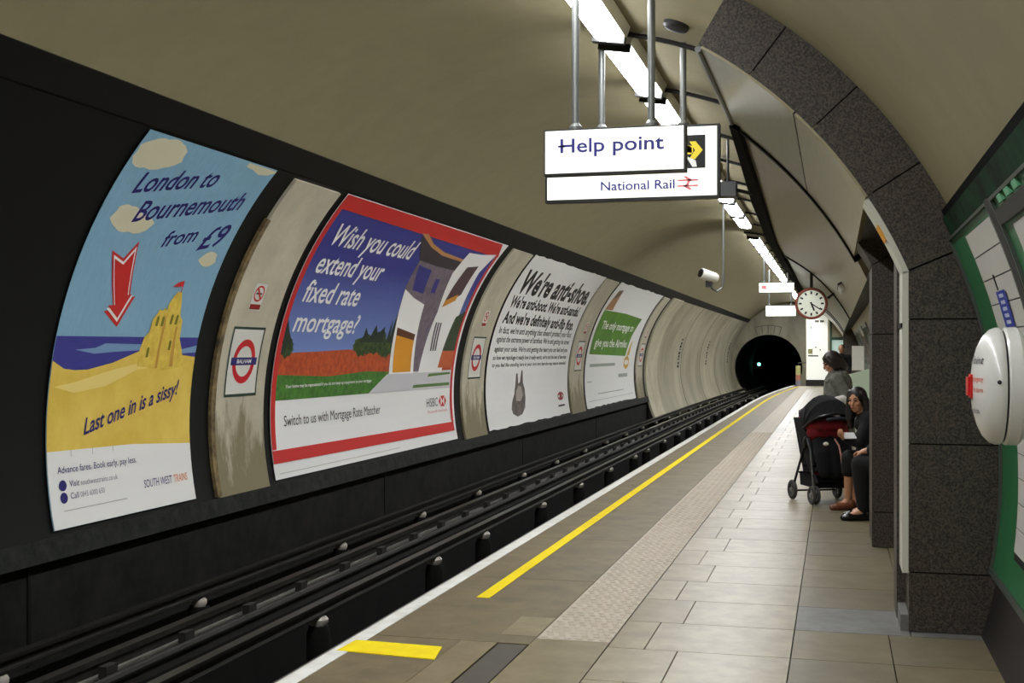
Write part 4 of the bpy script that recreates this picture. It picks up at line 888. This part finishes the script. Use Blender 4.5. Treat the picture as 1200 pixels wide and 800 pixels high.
ball(bm, T2(0, .03, .035), (.09, .098, .1), 18, F)
for k in (-1, 1): chain(bm, [(T2(.062*k, .005, .075), .034), (T2(.09*k, .02, .0), .034), (T2(.096*k, .02, -.09), .042), (T2(.09*k, .0, -.19), .045), (T2(.08*k, .0, -.27), .025)])
chain(bm, [(T2(0, .07, 0), .07), (T2(0, .09, -.12), .075), (T2(0, .1, -.24), .06)])
fuse('hair', bm, .009, hair_d, e, 2)
bm = B(); shoe(bm, ank[0]+Vector((.03, 0, -.09)), ank[0]+Vector((-.16, -.05, -.09))); obj('shoe', bm, shoe_b, e, True)
bm = B(); shoe(bm, ank[1]+Vector((.03, 0, -.1)), ank[1]+Vector((-.15, -.08, -.1))); obj('shoe', bm, shoe_b, e, True)
bm = B(); M = Matrix.Translation((.13, 12.22, .745)) @ Matrix.Rotation(RAD(25), 4, 'Z') @ Matrix.Rotation(RAD(38), 4, 'X'); box(bm, -.06, .06, -.042, .042, -.004, .004, M)
tag(obj('folded_paper', bm, paper_m), 'folded white paper held by the seated woman', 'paper')

# second seated person, mostly behind the pillar (black shoes, hands clasped)
e = empty('person', (.55, 11.75, 0), 'seated person in black with clasped hands, mostly hidden by the pillar', 'person')
F = facing((-1, -.1), 0); hc = Vector((.6, 11.75, 1.19)); bm = B(); T = head(bm, hc, F, 1.0)
chain(bm, [(T(0, .03, -.06), .055), (Vector((.62, 11.75, 1.02)), .06), (Vector((.62, 11.75, .92)), .11), (Vector((.63, 11.75, .7)), .13), (Vector((.62, 11.75, .5)), .14)])
hips = [Vector((.6, 11.85, .5)), Vector((.6, 11.65, .5))]; knees = [Vector((.24, 11.88, .5)), Vector((.22, 11.7, .52))]; ank = [Vector((.27, 11.92, .1)), Vector((.25, 11.72, .1))]
for h, k, a in zip(hips, knees, ank): chain(bm, [(h, .09), (k, .06), (k+(a-k)*.35, .055), (a, .038), (a+Vector((-.12, -.02, -.06)), .03)])
sh = [Vector((.6, 11.95, .96)), Vector((.6, 11.55, .96))]; el = [Vector((.5, 11.99, .7)), Vector((.5, 11.53, .7))]; wr = [Vector((.27, 11.88, .63)), Vector((.27, 11.7, .64))]
for s_, l_, w_ in zip(sh, el, wr): chain(bm, [(s_, .055), (l_, .042), (w_, .026)])
hand(bm, wr[0], (-.5, -.6, -.1), (-.1, -.3, -1), .7, 1); hand(bm, wr[1], (-.5, .5, -.1), (-.1, .3, -1), .7, -1)
fuse('body', bm, .0065, skin_b, e); eyes_mouth(e, T)
bm = B(); chain(bm, [(Vector((.62, 11.75, 1.0)), .08), (Vector((.62, 11.75, .9)), .14), (Vector((.63, 11.75, .7)), .155), (Vector((.62, 11.75, .56)), .16)])
for s_, l_, w_ in zip(sh, el, wr): chain(bm, [(s_, .078), (l_, .065), (l_+(w_-l_)*.8, .046)])
chain(bm, [(sh[0], .08), (sh[1], .08)]); fuse('jacket', bm, .012, coat_k, e)
bm = B()
for h, k, a in zip(hips, knees, ank): chain(bm, [(h, .11), (k, .085), (k+(a-k)*.4, .078), (a+Vector((0, 0, .02)), .06)])
fuse('trousers', bm, .012, trous_k, e)
bm = B(); ball(bm, T(0, .03, .035), (.086, .096, .095), 18, F); fuse('hair', bm, .01, hair_d, e, 2)
for a in ank:
    bm = B(); shoe(bm, a+Vector((.04, 0, -.1)), a+Vector((-.18, -.03, -.1))); obj('shoe', bm, shoe_k, e, True)

# standing woman in the grey coat
e = empty('person', (.0, 14.95, 0), 'standing woman in a grey coat with dark hair behind the pushchair', 'person')
ox, oy = .0, 14.95; V = lambda x, y, z: Vector((ox+x, oy+y, z))
F = facing((-.95, -.2), 26); hc = V(-.05, -.02, 1.415); bm = B(); T = head(bm, hc, F, .98)
chain(bm, [(T(0, .03, -.06), .05), (V(.0, 0, 1.3), .055), (V(.03, .0, 1.2), .1), (V(.03, 0, .98), .11), (V(.03, 0, .82), .13)])
for k in (-1, 1): chain(bm, [(V(.03+.02*k, .09*k, .8), .085), (V(.01, .09*k, .44), .058), (V(.05, .09*k, .08), .036), (V(-.09, .085*k-.03, .035), .03)])
sh = [V(.06, .17, 1.22), V(.02, -.17, 1.22)]; el = [V(.02, .22, .97), V(.14, -.24, .99)]; wr = [V(-.14, .1, .92), V(.03, -.36, .985)]
for s_, l_, w_ in zip(sh, el, wr): chain(bm, [(s_, .052), (l_, .04), (w_, .025)])
hand(bm, wr[0], (-.8, -.2, -.2), (0, -.2, -1), .6, 1); hand(bm, wr[1], (-.5, -.6, -.25), (0, -.1, -1), .5, -1)
fuse('body', bm, .0065, skin_a, e); eyes_mouth(e, T, .98)
bm = B(); chain(bm, [(V(.01, 0, 1.28), .095), (V(.03, 0, 1.18), .165), (V(.03, 0, .98), .175), (V(.03, 0, .8), .19), (V(.03, 0, .55), .2)])
for s_, l_, w_ in zip(sh, el, wr): chain(bm, [(s_, .085), (l_, .07), (l_+(w_-l_)*.7, .055)])
chain(bm, [(sh[0], .085), (V(.05, 0, 1.26), .09), (sh[1], .085)]); fuse('coat', bm, .012, coat_g, e)
bm = B(); chain(bm, [(V(.09, .09, 1.28), .035), (V(.1, -.06, 1.29), .04), (V(0, -.12, 1.26), .035), (V(-.1, -.09, 1.2), .025)]); chain(bm, [(V(.09, .09, 1.28), .035), (V(-.02, .1, 1.24), .03), (V(-.1, -.02, 1.17), .022)]); fuse('collar', bm, .01, mat('collar_grey', (110, 110, 102), .9), e)
bm = B(); chain(bm, [(el[1]+(wr[1]-el[1])*.55, .064), (wr[1], .056)]); fuse('cuff', bm, .01, cuff_m, e); bm = B(); chain(bm, [(el[0]+(wr[0]-el[0])*.66, .054), (wr[0], .045)]); fuse('cuff', bm, .01, cuff_m, e)
bm = B(); ball(bm, T(0, .032, .035), (.1, .108, .108), 18, F)
for k in (-1, 1): chain(bm, [(T(.06*k, -.03, .075), .035), (T(.085*k, -.01, .01), .036), (T(.085*k, .02, -.06), .04)])
chain(bm, [(T(0, .08, .0), .075), (T(0, .1, -.09), .07)]); fuse('hair', bm, .009, hair_b, e, 2)
bm = B()
for k in (-1, 1): chain(bm, [(V(.03, .09*k, .6), .09), (V(.01, .09*k, .44), .075), (V(.05, .09*k, .1), .055)])
fuse('trousers', bm, .012, trous_k, e)
for k in (-1, 1):
    bm = B(); shoe(bm, V(.09, .09*k, 0), V(-.13, .09*k-.05, 0)); obj('shoe', bm, shoe_k, e, True)

# distant man in dark clothes
e = empty('person', (.16, 36.0, 0), 'distant man in dark clothes standing near the platform end', 'person')
V = lambda x, y, z: Vector((.16+x, 36.0+y, z)); F = facing((-.3, -1), 0); bm = B(); T = head(bm, V(0, 0, 1.63), F, 1.05)
chain(bm, [(T(0, .02, -.06), .055), (V(0, .02, 1.48), .06), (V(0, .02, 1.36), .12), (V(0, .02, 1.1), .12), (V(0, .02, .95), .13)])
for k in (-1, 1):
    chain(bm, [(V(.09*k, .02, .92), .09), (V(.1*k, .0, .5), .06), (V(.1*k, .03, .09), .038), (V(.11*k, -.1, .04), .03)]); chain(bm, [(V(.2*k, .02, 1.4), .055), (V(.25*k, .04, 1.12), .042), (V(.22*k, -.06, .9), .026)]); hand(bm, V(.22*k, -.06, .9), (0, -.15, -1), (-k, 0, 0), .4, k)
fuse('body', bm, .008, skin_a, e); eyes_mouth(e, T)
bm = B(); chain(bm, [(V(0, .02, 1.45), .08), (V(0, .02, 1.34), .15), (V(0, .02, 1.1), .15), (V(0, .02, .9), .16)]); chain(bm, [(V(-.19, .02, 1.4), .075), (V(.19, .02, 1.4), .075)])
for k in (-1, 1): chain(bm, [(V(.2*k, .02, 1.4), .075), (V(.25*k, .04, 1.12), .06), (V(.225*k, -.04, .95), .045)])
fuse('jacket', bm, .014, coat_k, e)
bm = B()
for k in (-1, 1): chain(bm, [(V(.09*k, .02, .9), .11), (V(.1*k, 0, .5), .08), (V(.1*k, .03, .1), .06)])
fuse('trousers', bm, .014, trous_k, e); bm = B(); ball(bm, T(0, .03, .04), (.085, .095, .09), 16, F); fuse('hair', bm, .01, hair_d, e, 2)
for k in (-1, 1):
    bm = B(); shoe(bm, V(.1*k, .06, 0), V(.12*k, -.17, 0)); obj('shoe', bm, shoe_k, e, True)

# =================================================================== PUSHCHAIR
pc = Vector((-.1, 13.1, 0)); e = empty('pushchair', pc, 'black folding pushchair with hood and red lining on grey wheels', 'pushchair')
th = RAD(25); PM = Matrix.Translation(pc) @ Matrix.Rotation(th, 4, 'Z')     # local -y is forward, towards the viewer
L = lambda x, y, z: PM @ Vector((x, y, z))
hoodm = mat('hood_cloth', (8, 8, 13), 1.0, var=.3, scale=14); redm = mat('red_lining', (150, 20, 34), .75, col2=(110, 12, 24), scale=9); tyre = mat('tyre_grey', (58, 58, 58), .7); hub = mat('hub_grey', (120, 120, 118), .5)
for (x, y, r) in ((-.25, .26, .105), (.25, .26, .105), (-.215, -.2, .095), (.215, -.2, .095)):
    offs = (-.022, .022) if y < 0 else (0,)
    w = None
    bm = B()
    for o_ in offs:
        n = 24; k = 10; tk = .02 if y < 0 else .026
        rings = [[L(x+o_+tk*.8*math.cos(j*2*math.pi/k), y+(r-tk+tk*math.sin(j*2*math.pi/k))*math.cos(i*2*math.pi/n), r+(r-tk+tk*math.sin(j*2*math.pi/k))*math.sin(i*2*math.pi/n)) for j in range(k)] for i in range(n+1)]
        loft(bm, rings, cap=False)
    w = obj('wheel', bm, tyre, e, True)
    bm = B()
    for o_ in offs:
        for i in range(5):
            t = i*2*math.pi/5; tube(bm, [L(x+o_, y, r), L(x+o_, y+(r-.025)*math.cos(t), r+(r-.025)*math.sin(t))], .01, 6)
        lathe(bm, [(0, -.02), (.025, -.02), (.025, .02), (0, .02)], PM @ Matrix.Translation((x+o_, y, r)) @ Matrix.Rotation(RAD(90), 4, 'Y'), 12)
    obj('spokes', bm, hub, w)
fr = mat('frame_black', (26, 26, 28), .35, metal=.5); frs = mat('frame_silver', (132, 134, 134), .3, metal=.8)
for k in (-1, 1):
    bm = B(); tube(bm, [L(.215*k, -.2, .1), L(.215*k, -.19, .2), L(.22*k, -.13, .55), L(.225*k, -.05, .66)], .013, 8); obj('front_strut', bm, frs, e, True)
    bm = B(); tube(bm, [L(.25*k, .26, .1), L(.24*k, .16, .3), L(.23*k, -.02, .6), L(.225*k, .0, .68)], .013, 8); obj('rear_strut', bm, fr, e, True)
    bm = B(); tube(bm, [L(.2*k, -.26, .22), L(.22*k, -.02, .45), L(.21*k, .18, .72), L(.17*k, .26, .86), L(.15*k, .3, .93)], .013, 8); obj('handle_tube', bm, fr, e, True)
    bm = B(); tube(bm, [L(.155*k, .28, .9), L(.13*k, .3, .93), L(.09*k, .31, .94)], .02, 10); obj('grip', bm, blackp_m, e, True)
    bm = B(); ball(bm, L(.235*k, -.03, .62), (.025, .05, .06), 12); obj('hinge', bm, blackp_m, e, True)
bm = B(); tube(bm, [L(-.25, .26, .095), L(.25, .26, .095)], .01, 8); tube(bm, [L(-.24, .12, .3), L(.24, .12, .3)], .01, 8); tube(bm, [L(-.2, -.22, .24), L(.2, -.22, .24)], .012, 8); obj('axle', bm, fr, e, True)
# seat and back
bm = B(); prism(bm, [(-.24, .38), (-.24, .34), (.1, .31), (.33, .82), (.29, .84), (.08, .37)], lambda y, z: L(-.2, y, z), lambda y, z: L(.2, y, z)); obj('seat', bm, hoodm, e)
bm = B(); prism(bm, [(.07, .42), (.1, .4), (.31, .85), (.27, .87)], lambda y, z: L(-.185, y-.02, z), lambda y, z: L(.185, y-.02, z)); obj('lining', bm, redm, e)
for k in (-1, 1):
    bm = B(); prism(bm, [(-.2, .4), (.08, .38), (.3, .86), (.12, .87), (-.12, .62)], lambda y, z: L(.205*k, y, z), lambda y, z: L(.222*k, y, z)); obj('side_panel', bm, hoodm, e)
# red inner bolster beneath the hood
bm = B(); chain(bm, [(L(-.17, -.06, .8), .055), (L(-.1, -.14, .8), .06), (L(.1, -.14, .8), .06), (L(.17, -.06, .8), .055)]); chain(bm, [(L(-.16, -.06, .72), .07), (L(.16, -.06, .72), .07)]); chain(bm, [(L(-.12, .1, .82), .07), (L(.12, .1, .82), .07)]); fuse('bolster', bm, .01, redm, e)
# footmuff with zip
bm = B(); chain(bm, [(L(-.12, -.1, .6), .08), (L(-.12, -.2, .5), .09), (L(-.11, -.24, .34), .075)]); chain(bm, [(L(.12, -.1, .6), .08), (L(.12, -.2, .5), .09), (L(.11, -.24, .34), .075)]); chain(bm, [(L(0, -.11, .6), .09), (L(0, -.21, .5), .1), (L(0, -.25, .34), .08)])
fuse('footmuff', bm, .012, hoodm, e)
bm = B(); tube(bm, [L(.015, -.19, .66), L(.02, -.275, .6), L(.025, -.315, .5), L(.03, -.33, .4)], .009, 8); obj('zip', bm, mat('zip_pale', (206, 150, 140), .5), e)
bm = B(); ball(bm, L(-.12, -.275, .62), (.03, .012, .02), 10); obj('badge', bm, white_en, e)
# hood: ribbed half dome opening forwards
bm = B(); n = 12; arcs = []
for i, t in enumerate((8, 24, 40, 56, 74, 94, 115)):
    row = []
    for j in range(n+1):
        u = math.pi*j/n; r = .235+(.012 if i % 2 == 0 else 0); hh = .33+(.012 if i % 2 == 0 else 0)
        x = -math.cos(u)*r; s = math.sin(u)**.7*hh; row.append((x, s*math.sin(RAD(t-90))*-1 if False else s*(-math.cos(RAD(t+20))), .765+s*math.sin(RAD(t+20))))
    arcs.append(row)
inner = [[(x*.95, y*.95, .765+(z-.765)*.95) for x, y, z in row] for row in arcs]
vo = [[bm.verts.new(L(*p)) for p in row] for row in arcs]; vi = [[bm.verts.new(L(*p)) for p in row] for row in inner]
for i in range(len(arcs)-1):
    for j in range(n):
        bm.faces.new((vo[i][j], vo[i][j+1], vo[i+1][j+1], vo[i+1][j])); bm.faces.new((vi[i][j], vi[i+1][j], vi[i+1][j+1], vi[i][j+1]))
for i in (0, len(arcs)-1):
    for j in range(n): bm.faces.new((vo[i][j], vo[i][j+1], vi[i][j+1], vi[i][j]))
obj('hood', bm, hoodm, e)
bm = B(); tube(bm, [L(x, y-.012, z) for x, y, z in arcs[0]], .014, 8); obj('hood_rim', bm, blackp_m, e, True)
bm = B(); tube(bm, [L(x*.97, y-.02, z-.045) for x, y, z in arcs[0][4:11]], .016, 8); obj('hood_trim', bm, mat('trim_navy', (52, 54, 66), .6), e, True)
# basket
bm = B(); prism(bm, [(-.17, .16), (.22, .16), (.24, .3), (-.19, .3)], lambda y, z: L(-.18, y, z), lambda y, z: L(.18, y, z)); obj('basket', bm, hoodm, e)
bm = B(); ball(bm, L(-.12, -.12, .31), (.07, .08, .035), 12); obj('red_bundle', bm, redm, e, True)
